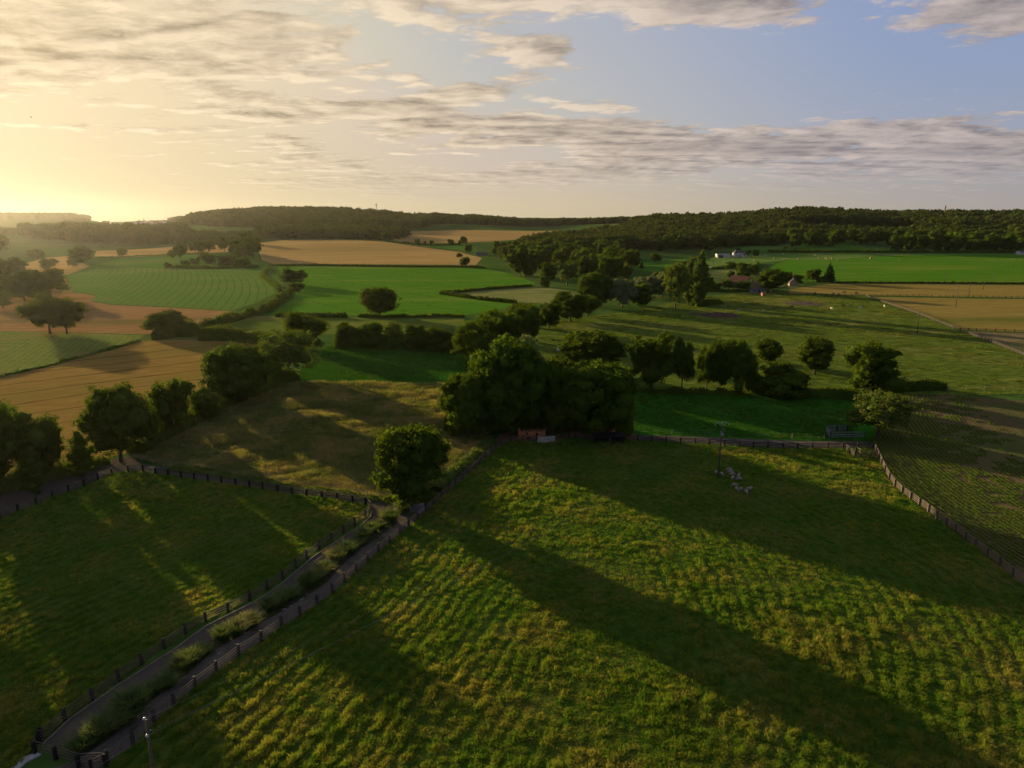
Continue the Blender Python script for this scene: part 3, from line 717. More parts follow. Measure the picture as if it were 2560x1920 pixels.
TREES = [  # kind, x, base, top, width in the photograph, label
 # left edge, golden haze
 ('midoak', 8, 634, 589, 40, 'hazy round tree at the left edge below the far wood'),
 ('middense', 22, 706, 641, 92, 'broad dark hazy tree at the left edge above the big oaks'),
 ('midoak', 124, 675, 645, 44, 'small hazy round tree alone on the pale tan field'),
 ('middense', 62, 752, 676, 92, 'wide hazy tree overlapping the one at the left edge'),
 ('midoak', 124, 747, 671, 84, 'hazy oak behind the twin oaks on the fallow ground'),
 ('midloose', 8, 772, 728, 52, 'pale loose tree cut by the left edge of the picture'),
 ('oak', 125, 834, 735, 112, 'left one of the twin oaks on the fallow ground'),
 ('oak', 168, 834, 752, 96, 'right one of the twin oaks on the fallow ground'),
 ('oak', 413, 834, 776, 112, 'wide low oak at the end of the winding hedge'),
 ('farbush', 92, 646, 619, 40, 'hazy bush at the foot of the far wood'),
 ('middense', 204, 657, 615, 66, 'hazy dark clump of a tree on the edge of the tan field'),
 ('midoak', 182, 668, 649, 22, 'small hazy tree below the dark clump beside the tan field'),
 ('midoak', 307, 642, 619, 24, 'lone leaning tree on the boundary of the narrow tan field'),
 ('midoak', 430, 647, 624, 22, 'smallest tree of the hedgerow row above the drilled crop'),
 ('midoak', 453, 647, 607, 36, 'tall thin-trunked tree in the row above the drilled crop'),
 ('midoak', 488, 634, 601, 38, 'round oak in the row in front of the narrow tan field'),
 ('midoak', 522, 631, 599, 40, 'round oak right of centre in the row before the narrow tan field'),
 ('midoak', 562, 628, 588, 34, 'oak behind the row at the right end of the narrow tan field'),
 ('middense', 592, 634, 598, 40, 'dark tree above the bushy corner of the drilled crop'),
 ('middense', 615, 647, 607, 50, 'bulky dark tree at the bushy corner of the drilled crop'),
 ('midoak', 616, 612, 576, 44, 'tall tree on the skyline of the bushy corner hedge'),
 ('midoak', 634, 642, 590, 44, 'tree at the left end of the pale gold wheat rise'),
 ('farbush', 420, 671, 655, 19, 'small round bush alone at the top of the drilled crop'),
 ('farbush', 463, 665, 650, 24, 'small bush left of the hedge above the drilled crop'),
 ('farbush', 488, 662, 641, 24, 'upright bush beside the hedge above the drilled crop'),
 ('farbush', 525, 659, 631, 42, 'big rounded bush in the hedge above the drilled crop'),
 ('farbush', 566, 664, 636, 52, 'wide bush in the middle of the hedge above the drilled crop'),
 ('farbush', 606, 666, 643, 46, 'low bush at the right end of the hedge above the drilled crop'),
 # middle
 ('oak', 737, 714, 667, 70, 'dark oak at the upper left corner of the bright green field'),
 ('bush', 742, 729, 704, 42, 'bush beneath the dark corner oak of the bright field'),
 ('round', 950, 792, 718, 94, 'lone round oak standing on the near edge of the bright field'),
 ('dense', 766, 872, 779, 104, 'dark tree rising behind the hedgerow beside the shady strip'),
 ('loose', 722, 948, 822, 140, 'pale tall leafy tree in the hedgerow beside the lush green paddock'),
 ('dense', 668, 962, 880, 80, 'dark tree filling the hedgerow left of the pale leafy tree'),
 ('round', 600, 1008, 861, 168, 'big dome-shaped dark tree in the hedgerow beside the wheat'),
 ('dense', 515, 1050, 972, 84, 'low bushy tree below the dome-shaped tree in the hedgerow'),
 ('oak', 436, 1092, 946, 112, 'ragged tree between the big dark tree and the low bushy tree'),
 ('round', 303, 1152, 961, 166, 'large dark spreading tree at the bend of the lane hedge'),
 ('oak', 370, 1128, 1000, 84, 'dark tree tucked behind the large spreading tree at the bend'),
 ('dense', 8, 1212, 998, 200, 'tall tree cut by the left edge beside the lane'),
 ('dense', 98, 1198, 1040, 130, 'leafy golden-edged tree behind the column tree by the lane'),
 ('cypress', 88, 1240, 1117, 60, 'dark column-shaped tree on the verge at the left of the lane'),
 ('cypress', 208, 1192, 1078, 68, 'pointed young tree on the verge where the lane bends'),
 ('oak', -215, 1325, 1040, 240, 'tall dark tree beyond the left edge beside the lane'),
 ('oak', -420, 1400, 1060, 300, 'tall dark tree far beyond the left edge beside the lane'),
 ('round', 1030, 1266, 1060, 176, 'rounded green tree standing alone at the junction of lane and path'),
 ('dense', 868, 868, 806, 62, 'bushy tree at the left end of the tall dark hedge'),
 ('dense', 930, 870, 802, 74, 'bushy tree second from the left in the tall dark hedge'),
 ('loose', 985, 866, 804, 56, 'paler tree in the middle of the tall dark hedge'),
 ('dense', 1040, 874, 812, 66, 'bushy tree right of the paler one in the tall dark hedge'),
 ('dense', 1100, 880, 815, 70, 'bushy tree at the right end of the tall dark hedge'),
 # the big clump
 ('dense', 1165, 1092, 930, 132, 'left-hand spreading tree of the big dark clump'),
 ('round', 1286, 1086, 842, 190, 'tallest tree crowning the big dark clump'),
 ('oak', 1218, 1080, 885, 118, 'tree filling the left centre of the big dark clump'),
 ('round', 1500, 1098, 903, 190, 'broad black-green tree at the right end of the big dark clump'),
 ('dense', 1405, 1084, 898, 128, 'tree in the right centre of the big dark clump'),
 ('oak', 1345, 1062, 930, 150, 'lower tree behind the orange timber hut'),
 ('willow', 1268, 962, 838, 66, 'silvery willow showing over the left shoulder of the big clump'),
 ('willow', 1326, 962, 836, 70, 'silvery willow showing over the right shoulder of the big clump'),
 # belt right of the small green
 ('oak', 1180, 912, 800, 116, 'leafy tree at the right end of the dark hedge'),
 ('oak', 1250, 890, 774, 124, 'tall tree in the belt above the big clump'),
 ('dense', 1310, 858, 762, 92, 'dark tree in the belt behind the tall leafy one'),
 ('oak', 1225, 850, 775, 70, 'small tree filling the gap in the belt'),
 ('oak', 1300, 838, 757, 70, 'tree leading the row along the far side of the cow pasture'),
 ('poplar', 1327, 818, 756, 24, 'thin upright tree at the edge of the cow pasture'),
 ('dense', 1373, 822, 749, 58, 'dark cone-topped tree at the corner of the cow pasture'),
 ('dense', 1425, 804, 728, 96, 'bushy tree in the shaded corner of the cow pasture'),
 ('oak', 1468, 792, 735, 70, 'tree between the bushy corner tree and the round-topped tree'),
 ('round', 1490, 768, 681, 92, 'round-topped tall tree left of the grey willows'),
 ('willow', 1556, 768, 696, 84, 'grey willow with dark foot by the shaded corner'),
 ('dense', 1596, 766, 706, 70, 'dark tree in front of the grey willows'),
 ('willow', 1612, 744, 688, 84, 'grey windswept willow in the middle of the willow bank'),
 ('willow', 1655, 742, 678, 70, 'grey windswept willow beside the poplars'),
 ('loose', 1688, 770, 655, 70, 'broad leaning black poplar left of the tall column'),
 ('poplar', 1747, 765, 626, 48, 'tall column poplar, the highest tree in the valley'),
 ('poplar', 1720, 762, 646, 38, 'second column poplar wedged between the leaning one and the tallest'),
 ('midloose', 1418, 714, 650, 60, 'pale open-crowned tree standing by the hay meadow'),
 ('farbush', 1362, 718, 687, 32, 'round dark bush on the edge of the bright field near the hay meadow'),
 ('middense', 1371, 702, 655, 48, 'dark tree behind the pale open-crowned tree'),
 ('middense', 1300, 692, 610, 62, 'tall dark tree at the right corner of the bright field'),
 ('middense', 1328, 690, 622, 50, 'dark tree next to the tallest at the bright field corner'),
 ('middense', 1340, 668, 612, 60, 'dark tree behind the bright field corner trees'),
 ('fir', 1604, 671, 652, 13, 'tiny dark cypress in the valley meadow'),
 ('midoak', 1639, 658, 632, 30, 'small round tree on the sunlit valley meadow'),
 ('middense', 1526, 706, 641, 64, 'big dark dome of a tree above the willow bank'),
 ('midloose', 1562, 704, 657, 44, 'pale rounded tree right of the dark dome'),
 ('fir', 1462, 682, 630, 30, 'dark pointed conifer among the valley trees'),
 ('fir', 1500, 662, 610, 26, 'tall dark conifer in the valley wood'),
 ('fir', 1590, 625, 600, 18, 'small conifer in the middle of the valley wood'),
 # farm
 ('midoak', 1829, 676, 654, 30, 'left tree of the grove behind the barn'),
 ('midoak', 1856, 684, 656, 40, 'middle tree of the grove behind the barn'),
 ('middense', 1861, 694, 664, 40, 'front tree of the grove behind the barn'),
 ('midoak', 1884, 690, 660, 28, 'right tree of the grove behind the barn'),
 ('farbush', 1826, 694, 677, 20, 'small bush at the left foot of the barn'),
 ('midloose', 1822, 726, 697, 42, 'sunlit orchard tree in front of the barn'),
 ('midoak', 1857, 727, 702, 40, 'dark orchard tree between barn and lean-to'),
 ('farbush', 1790, 726, 703, 30, 'bush by the garden left of the orchard'),
 ('farbush', 1772, 722, 690, 24, 'dark shrub right behind the tall column poplar'),
 ('round', 1929, 730, 671, 72, 'big round dark tree covering the farm'),
 ('midoak', 1963, 712, 677, 30, 'tree right behind the big round farm tree'),
 ('farbush', 1994, 709, 686, 30, 'low tree beside the small gabled house'),
 ('midoak', 2033, 706, 671, 40, 'spreading tree left of the fir by the tan paddock'),
 ('farbush', 2052, 707, 688, 24, 'dark bush at the foot of the fir'),
 ('fir', 2072, 706, 656, 34, 'tall dark fir at the corner of the tan paddock'),
 ('midoak', 1962, 629, 614, 11, 'tiny lone tree on the shaded field below the right wood'),
 ('farbush', 1869, 638, 624, 15, 'dark round bush right of the white house'),
 ('farbush', 1891, 639, 623, 19, 'dark round tree second right of the white house'),
 ('farbush', 1846, 628, 618, 14, 'tree behind the white house roof'),
 # row in front of the cow pasture
 ('round', 1478, 952, 823, 162, 'wide dome tree at the left end of the row behind the lush paddock'),
 ('oak', 1628, 976, 835, 122, 'tall oak with a clear trunk in the row behind the lush paddock'),
 ('oak', 1704, 978, 841, 64, 'narrow tree right of the tall clear-trunked oak'),
 ('oak', 1766, 974, 851, 62, 'slim tree left in the right-hand group of the row'),
 ('oak', 1796, 977, 852, 60, 'slim tree in the middle of the right-hand group of the row'),
 ('dense', 1842, 982, 848, 92, 'broad tree at the right end of the row'),
 ('round', 1920, 906, 845, 66, 'small oak standing back behind the row in the pasture'),
 ('round', 2036, 936, 842, 86, 'round oak alone in the pasture left of the tall ivy tree'),
 ('dense', 2180, 992, 848, 128, 'tall bulky tree at the corner of the ploughed field'),
 ('loose', 2196, 1096, 985, 158, 'pale sunlit leaning tree over the timber pens'),
 ('bush', 1958, 990, 908, 122, 'large dark bush at the right end of the tree row'),
 ('bush', 1893, 985, 930, 70, 'dark bush between the row and the large bush'),
 # far scattered
 ('midoak', 1043, 616, 597, 17, 'first small tree on the hedge below the far tan field'),
 ('farbush', 1062, 611, 602, 8, 'tiny bush in the hedge below the far tan field'),
 ('farbush', 1081, 612, 600, 14, 'dark bush in the middle of the hedge below the far tan field'),
 ('midoak', 1127, 612, 597, 17, 'round tree near the right end of the far hedge'),
 ('midoak', 1160, 612, 590, 18, 'tallest tree of the far hedge below the tan field'),
 ('farbush', 1149, 612, 599, 8, 'tiny bush beside the tallest tree of the far hedge'),
 ('midoak', 1170, 634, 610, 21, 'small lollipop tree at the right end of the wheat rise'),
 ('farbush', 1148, 643, 632, 18, 'bush left of the small lollipop tree'),
 ('midoak', 1162, 668, 642, 28, 'tree on the hedge between the wheat rise and the bright field'),
 ('midoak', 967, 604, 577, 28, 'single tree at the right end of the wood behind the wheat rise'),
]
# broadleaf trees of the valley wood: bearing, distance, height, width
def valley_wood():
    rng = random.Random(21); out = []
    for d, lo, hi in ((610, 1470, 1560), (645, 1430, 1590), (690, 1345, 1410), (700, 1450, 1600), (740, 1285, 1570), (800, 1270, 1580), (860, 1262, 1575), (930, 1250, 1585), (1000, 1262, 1700)):
        px = lo
        while px < hi:
            x = px + rng.uniform(-6, 6); dd = d*(1+rng.uniform(-.03, .03))
            h = rng.uniform(13, 22); w = h*rng.uniform(.75, 1.05); p = P(x, dd)
            if not (d > 900 and 1575 < x < 1640):
                k = rng.random(); kd = 'middense' if k < .55 else 'midoak' if k < .8 else 'midloose' if k < .92 else 'fir'
                if kd == 'fir': w *= .5; h *= 1.1
                out.append((kd, p, h, w))
            px += w*.88*FC/d
    return out
def right_wood():
    rng = random.Random(5); out = []
    for d, lo, hi in ((1020, 2245, 2600), (1075, 2000, 2600), (1135, 1990, 2600)):
        px = lo
        while px < hi:
            dd = d*(1+rng.uniform(-.02, .02)); h = rng.uniform(16, 25); w = h*rng.uniform(.8, 1.1); x = px+rng.uniform(-6, 6)
            if not (d == 1075 and 2092 < x < 2245): out.append(('middense', P(x, dd), h, w))
            px += w*.9*FC/d
    return out
def build_trees():
    for t in TREES:
        k, px, b, tp, w, lab = t
        p = G(px, b); h, ww = size_at(p, px, tp, w)
        put_tree(k, p - Vector((0, 0, .1)), h, ww, lab)
    for k, p, h, w in valley_wood():
        lab = {'fir': 'dark conifer standing among the broadleaf trees of the valley wood', 'midloose': 'paler leafy tree among the dark trees of the valley wood',
               }.get(k, 'dark broadleaf tree in the lower valley wood right of the wheat rise')
        put_tree(k, p, h, w, lab, 'trees of the valley wood')
    for k, p, h, w in right_wood():
        lab = 'tree along the front edge of the wood above the bright meadow'
        put_tree(k, p, h, w, lab, 'trees of the right wood')
    # far woods that read as one mass
    src = [spare('far_crown', LIB['far'][i][0]) for i in range(6)]
    rng = np.random.RandomState(11)
    def wood(name, label, poly, sp, h0, h1, holes=()):
        pts = []
        pxs = [p[0] for p in poly]; ds = [p[1] for p in poly]
        d = min(ds)
        while d < max(ds):
            st = sp*FC/d; x = np.arange(min(pxs), max(pxs), st); x = x + rng.uniform(-.45, .45, len(x))*st
            dd = d + rng.uniform(-.45, .45, len(x))*sp
            ok = inpoly(x, dd, poly)
            for hl in holes: ok &= ~inpoly(x, dd, hl)
            pts += list(zip(x[ok], dd[ok])); d += sp
        pts = np.array(pts); X = (pts[:, 0]-1280)/FC*pts[:, 1]; n = len(X)
        Z = land(X, pts[:, 1]) - .5
        h = h0+(h1-h0)*(.7*rng.rand(n)**1.3+.3*vnoise(X, pts[:, 1], 60))
        scatter(name, np.column_stack([X, pts[:, 1], Z]), rng.rand(n)*6.28, h*(.8+.4*rng.rand(n)), rng.randint(0, 6, n), src, label, h)
        return n
    c = 0
    c += wood('ridge_woodland', 'dark wooded ridge on the left skyline', [(418, 2300), (470, 1980), (560, 1720), (700, 1640), (860, 1640), (1000, 1720), (1075, 1950), (1110, 2420), (420, 2420)], 17, 13, 27)
    c += wood('ridge_woodland', 'low wooded skyline in the centre of the horizon', [(1040, 2080), (1200, 2060), (1320, 2120), (1420, 2230), (1600, 2080), (1600, 2420), (1060, 2450)], 16, 12, 24)
    c += wood('wheat_side_woodland', 'dark wood along the back of the wheat rise', [(648, 1330), (700, 1300), (860, 1290), (955, 1290), (985, 1330), (1020, 1460), (1010, 1530), (760, 1560), (640, 1450)], 15, 13, 24)
    c += wood('hazy_woodland', 'hazy golden-brown wood on the left in front of the far hill', [(48, 1330), (180, 1260), (300, 1240), (425, 1250), (470, 1400), (440, 1720), (260, 1780), (60, 1600)], 16, 13, 26)
    c += wood('hazy_woodland', 'small hazy wood linking the left wood and the hedgerow trees', [(425, 1280), (560, 1180), (650, 1230), (640, 1350), (480, 1420)], 13, 9, 15)
    c += wood('far_hill_woodland', 'pale hazy wooded hill at the left end of the horizon', [(-300, 2900), (222, 2900), (224, 3420), (-300, 3420)], 18, 13, 22)
    c += wood('far_hill_woodland', 'small hazy copse on the horizon right of the distant town', [(425, 2900), (520, 2700), (520, 3320), (420, 3320)], 16, 10, 15)
    c += wood('left_edge_woodland', 'hazy trees behind the left edge of the far wood', [(-200, 1500), (50, 1460), (70, 1800), (-200, 1800)], 13, 10, 17)
    c += wood('right_ridge_woodland', 'dark wooded ridge along the right half of the horizon', [(1560, 1700), (1700, 1560), (1850, 1500), (1960, 1480), (2040, 1500), (2290, 1500), (2300, 1380), (2420, 1370), (2800, 1370), (2800, 1850), (1600, 1950)], 17, 13, 26, [RIDGE_FIELD])
    c += wood('valley_woodland', 'dark wood climbing the slope behind the valley trees', [(1285, 1050), (1780, 1050), (1830, 1250), (1900, 1400), (1960, 1480), (1960, 1580), (1700, 1700), (1480, 1600), (1400, 1440), (1330, 1250)], 16, 12, 25)
    c += wood('valley_woodland', 'dark trees on the slope between the white houses and the right wood', [(1690, 1090), (1800, 1085), (1960, 1100), (1995, 1200), (1990, 1460), (1880, 1380), (1800, 1240)], 16, 12, 22)
    c += wood('right_slope_woodland', 'upper rows of the wood above the bright meadow', [(1980, 1185), (2240, 1185), (2700, 1185), (2700, 1390), (2290, 1390), (2280, 1330), (2030, 1330), (2000, 1390), (1950, 1390)], 16, 11, 21)
    print('scattered wood crowns', c)

# ---------------------------------------------------------------- hedges
def hedge(name, pts, h, w, label, leaf=None, seed=1, lump=.35, mat='oak', dens=1.0):
    rng = np.random.RandomState(seed)
    W = [G(*q) for q in pts]
    seg = [(W[i+1]-W[i]).length for i in range(len(W)-1)]; L = sum(seg); dm = sum(p.y for p in W)/len(W)
    leaf = leaf or max(.32, dm*.0021)
    n = int(min(9000, dens*L*(2*h+w)*1.5/(leaf*leaf)*.8)) + 60
    cum = np.concatenate([[0], np.cumsum(seg)])
    def at(s):
        k = np.clip(np.searchsorted(cum, s, side='right')-1, 0, len(seg)-1); f = (s-cum[k])/np.array(seg)[k]
        A = np.array([p[:] for p in W]); return A[k] + (A[k+1]-A[k])*f[:, None], (A[k+1]-A[k])/np.array(seg)[k][:, None]
    def hh(s): return h*(1-lump+2*lump*vnoise(s, s*0+seed*3.1, max(1.5, h*.9)))*(.7+.3*np.minimum(1, np.minimum(s, L-s)/2+.3))
    s = rng.rand(n)*L; C0, T = at(s); N2 = np.column_stack([T[:, 1], -T[:, 0], np.zeros(n)])
    a = rng.rand(n)*math.pi; H = hh(s); wd = w*.5*(.7+.6*vnoise(s, s*0+seed*9.7, w))
    r = .82+.26*rng.rand(n)
    pos = C0 + N2*(np.cos(a)*wd*r)[:, None]; pos[:, 2] += np.abs(np.sin(a))**.75*H*r
    nor = N2*(np.cos(a))[:, None]; nor[:, 2] = np.sin(a); nor = nor + rng.normal(size=(n, 3))*.5
    V, F = quads(pos, nor, leaf, rng)
    T3 = np.concatenate([F[:, :3], F[:, [0, 2, 3]]]); VV = [V]; FF = [T3]; o = len(V)
    m = max(2, int(L/max(2., leaf*2.5))); ss = np.linspace(0, L*.9999, m); C1, T1 = at(ss); n1 = np.column_stack([T1[:, 1], -T1[:, 0], np.zeros(m)])
    ring = []
    for k, (cx, cz) in enumerate(((-.8, 0), (-.75, .5), (-.4, .8), (.4, .8), (.75, .5), (.8, 0))):
        q = C1 + n1*(w*.5*cx); q[:, 2] += hh(ss)*cz - (.05 if cz == 0 else 0); ring.append(q)
    R = np.stack(ring, 1).reshape(-1, 3); fs = []
    for i in range(m-1):
        for k in range(5):
            b = o+i*6+k; fs += [(b, b+1, b+7), (b, b+7, b+6)]
    for b in (o, o+(m-1)*6):
        for k in range(1, 5): fs.append((b, b+k, b+k+1))
    VV.append(R); FF.append(np.array(fs))
    ob = link(name, mesh(name, np.concatenate(VV), np.concatenate(FF), MAT[mat])); tag(ob, label, 'hedge'); return ob
def build_hedges():
    H = hedge
    H('hedge', [(1120, 1086), (1200, 1074), (1300, 1060), (1400, 1062), (1500, 1074), (1580, 1082)], 5.0, 6, 'dark undergrowth beneath the big clump behind the yard', seed=41, lump=.5)
    H('hedge', [(840, 868), (960, 870), (1060, 872), (1160, 880)], 5.0, 6, 'tall lumpy dark hedge behind the lush mown paddock', seed=2, lump=.5)
    H('hedge', [(500, 850), (560, 850), (640, 856), (690, 866)], 5, 5, 'dark hedge on the far side of the wheat left of the hedgerow', seed=3)
    H('hedge', [(385, 850), (440, 842), (520, 838), (580, 830)], 4.0, 5, 'low hedge running right from the wide low oak', seed=4, lump=.45)
    H('hedge', [(420, 836), (500, 822), (570, 806), (620, 792), (660, 780), (700, 752), (722, 735)], 3.6, 6, 'winding scrubby hedge between drilled crop and bright field', seed=5, lump=.6)
    H('hedge', [(670, 672), (655, 690), (680, 710), (700, 728)], 2.4, 4, 'scrubby hedge at the left corner of the bright field', seed=6, lump=.5)
    H('hedge', [(690, 792), (760, 793), (868, 794)], 2.6, 3, 'clipped dark hedge left of the lone oak', seed=7, lump=.15)
    H('hedge', [(895, 792), (960, 794), (1060, 793), (1110, 792), (1160, 794)], 1.5, 2.5, 'thin low hedge right of the lone oak', seed=8, lump=.5)
    H('hedge', [(672, 665), (760, 664), (860, 665), (960, 667), (1060, 668), (1150, 668), (1215, 671)], 2.0, 3, 'long straight dark hedge between wheat rise and bright field', seed=9, lump=.15)
    H('hedge', [(1100, 734), (1160, 730), (1230, 723), (1330, 716)], 2.0, 2.5, 'upper dark hedge of the wedge-shaped hay meadow', seed=10, lump=.2)
    H('hedge', [(1100, 735), (1150, 743), (1210, 751), (1290, 759)], 2.2, 2.5, 'lower dark hedge of the wedge-shaped hay meadow', seed=11, lump=.25)
    H('hedge', [(430, 670), (500, 671), (580, 670), (645, 667)], 2.6, 5, 'dark hedge line along the top of the drilled crop', seed=12, lump=.4)
    H('hedge', [(235, 645), (300, 644), (360, 640), (440, 637), (520, 632)], 1.6, 2.5, 'thin hedge under the narrow tan field', seed=13)
    H('hedge', [(980, 606), (1040, 612), (1080, 614), (1150, 612)], 2.4, 3, 'sloping hedge between the two far wheat fields', seed=14, lump=.5)
    H('hedge', [(340, 1134), (430, 1084), (520, 1036), (600, 1000), (680, 968), (735, 946)], 3.4, 5.5, 'undergrowth hedge joining the trees along the meadow', seed=15, lump=.5)
    H('hedge', [(1600, 980), (1700, 984), (1800, 986), (1880, 990)], 1.4, 2.5, 'low dark hedge under the tree row', seed=16, lump=.6)
    H('hedge', [(1990, 992), (2060, 994), (2150, 1000)], 3.0, 3.5, 'dark hedge between large bush and tall bulky tree', seed=17, lump=.3)
    H('hedge', [(2215, 980), (2280, 976), (2360, 974)], 3.0, 3, 'dark bank of scrub right of the tall bulky tree', seed=18, lump=.3)
    H('hedge', [(1920, 631), (2000, 631), (2090, 631), (2200, 632), (2420, 633), (2560, 632), (2700, 631)], 3.6, 4, 'dark hedge at the foot of the right wood', seed=19, lump=.3)
    H('hedge', [(1775, 673), (1800, 672), (1825, 670)], 2.2, 3, 'short dark hedge under the bale field', seed=20)
    H('hedge', [(1895, 660), (1888, 672), (1880, 688)], 2.4, 3, 'short hedge running up from the barn grove', seed=21)
    H('hedge', [(1765, 729), (1800, 729), (1850, 730), (1895, 729)], 1.8, 2.5, 'garden hedge in front of the farm', seed=22)
    H('hedge', [(1735, 766), (1770, 763), (1800, 759)], 3.0, 5, 'dark scrub at the right foot of the poplars', seed=23)
    H('hedge', [(1640, 690), (1680, 672), (1720, 655), (1760, 640)], 2.0, 4, 'ragged brown hedge climbing the valley meadow', seed=24, lump=.6)
    H('hedge', [(1600, 700), (1640, 712), (1690, 715)], 4, 8, 'dark scrub below the valley meadow', seed=25, lump=.4)
    H('hedge', [(-300, 1005), (-150, 968), (0, 944), (120, 916), (250, 882), (350, 853)], .9, 1.6, 'thin scrub line between the wheat and the weedy strip', seed=26, lump=.6)
    H('hedge', [(-40, 1240), (20, 1222), (110, 1200), (200, 1175), (260, 1155)], 2.6, 5, 'undergrowth along the lane under the left trees', seed=27, lump=.5, mat='ash')
    H('hedge', [(1090, 1230), (1130, 1192), (1170, 1160), (1205, 1128), (1228, 1105)], 1.5, 3.2, 'weedy green bank along the upper path', seed=28, lump=.5, mat='ash')
    H('hedge', [(1010, 1262), (1050, 1258), (1085, 1242)], 1.2, 3.5, 'weeds at the foot of the junction tree', seed=29, lump=.5)
    H('hedge', [(420, 1172), (560, 1190), (700, 1216), (850, 1237), (980, 1254)], .8, 2.4, 'strip of weeds along the lane below the meadow', seed=30, lump=.6, mat='ash')
    H('hedge', [(2090, 707), (2200, 708), (2400, 709), (2560, 710), (2760, 711)], 1.4, 1.2, 'thin dark hedge under the long bright meadow', seed=31, lump=.3)
# ---------------------------------------------------------------- fences
_pm = {}
def post_mesh(w, h, mat, cap=False):
    k = (round(w, 3), round(h, 3), mat)
    if k not in _pm:
        b = MB(); b.box((0, 0, h/2-.15), (w, w, h+.3))
        if cap: b.box((0, 0, h+.012), (w*1.15, w*1.15, .03))
        _pm[k] = b.mesh('post', MAT[mat])
    return _pm[k]
def fence(label, pts, h=1.45, rails=(.35, .68, 1.0, 1.32), pw=.28, rw=.05, rh=.10, mat='fence', rmat='rail', side=1, name='rail_fence', cat='fence', group=None, wire=False):
    """posts where the photograph shows them; each rail runs the whole length as one piece"""
    root = empty(name, pts[0], 0, label, cat, group); o0 = pts[0]
    me = post_mesh(pw, h, mat)
    for i, p in enumerate(pts):
        q = pts[min(i+1, len(pts)-1)] - pts[max(i-1, 0)]
        link('post', me, root, p-o0, (0, 0, math.atan2(q.y, q.x)))
    for z in rails:
        b = MB()
        for a, c in zip(pts[:-1], pts[1:]):
            d = (c-a).normalized(); off = Vector((-d.y, d.x, 0))*side*(pw/2+rw/2)
            if wire: b.tube([a-o0+Vector((0, 0, z)), (a+c)/2-o0+Vector((0, 0, z-.01)), c-o0+Vector((0, 0, z))], [.006]*3, 4)
            else: b.bar(a-o0+off+Vector((0, 0, z)), c-o0+off+Vector((0, 0, z)), rw, rh)
        b.obj('wire' if wire else 'rail', MAT['wire' if wire else rmat], root)
    return root
def gp(L): return [G(*q) for q in L]
def run(pts, step, z=None):
    """points every `step` metres along a line given in the photograph"""
    W = gp(pts); out = [W[0]]
    for a, b in zip(W[:-1], W[1:]):
        n = max(1, round((b-a).length/step))
        for k in range(1, n+1):
            q = a.lerp(b, k/n); q.z = float(land(q.x, q.y)); out.append(q)
    return out
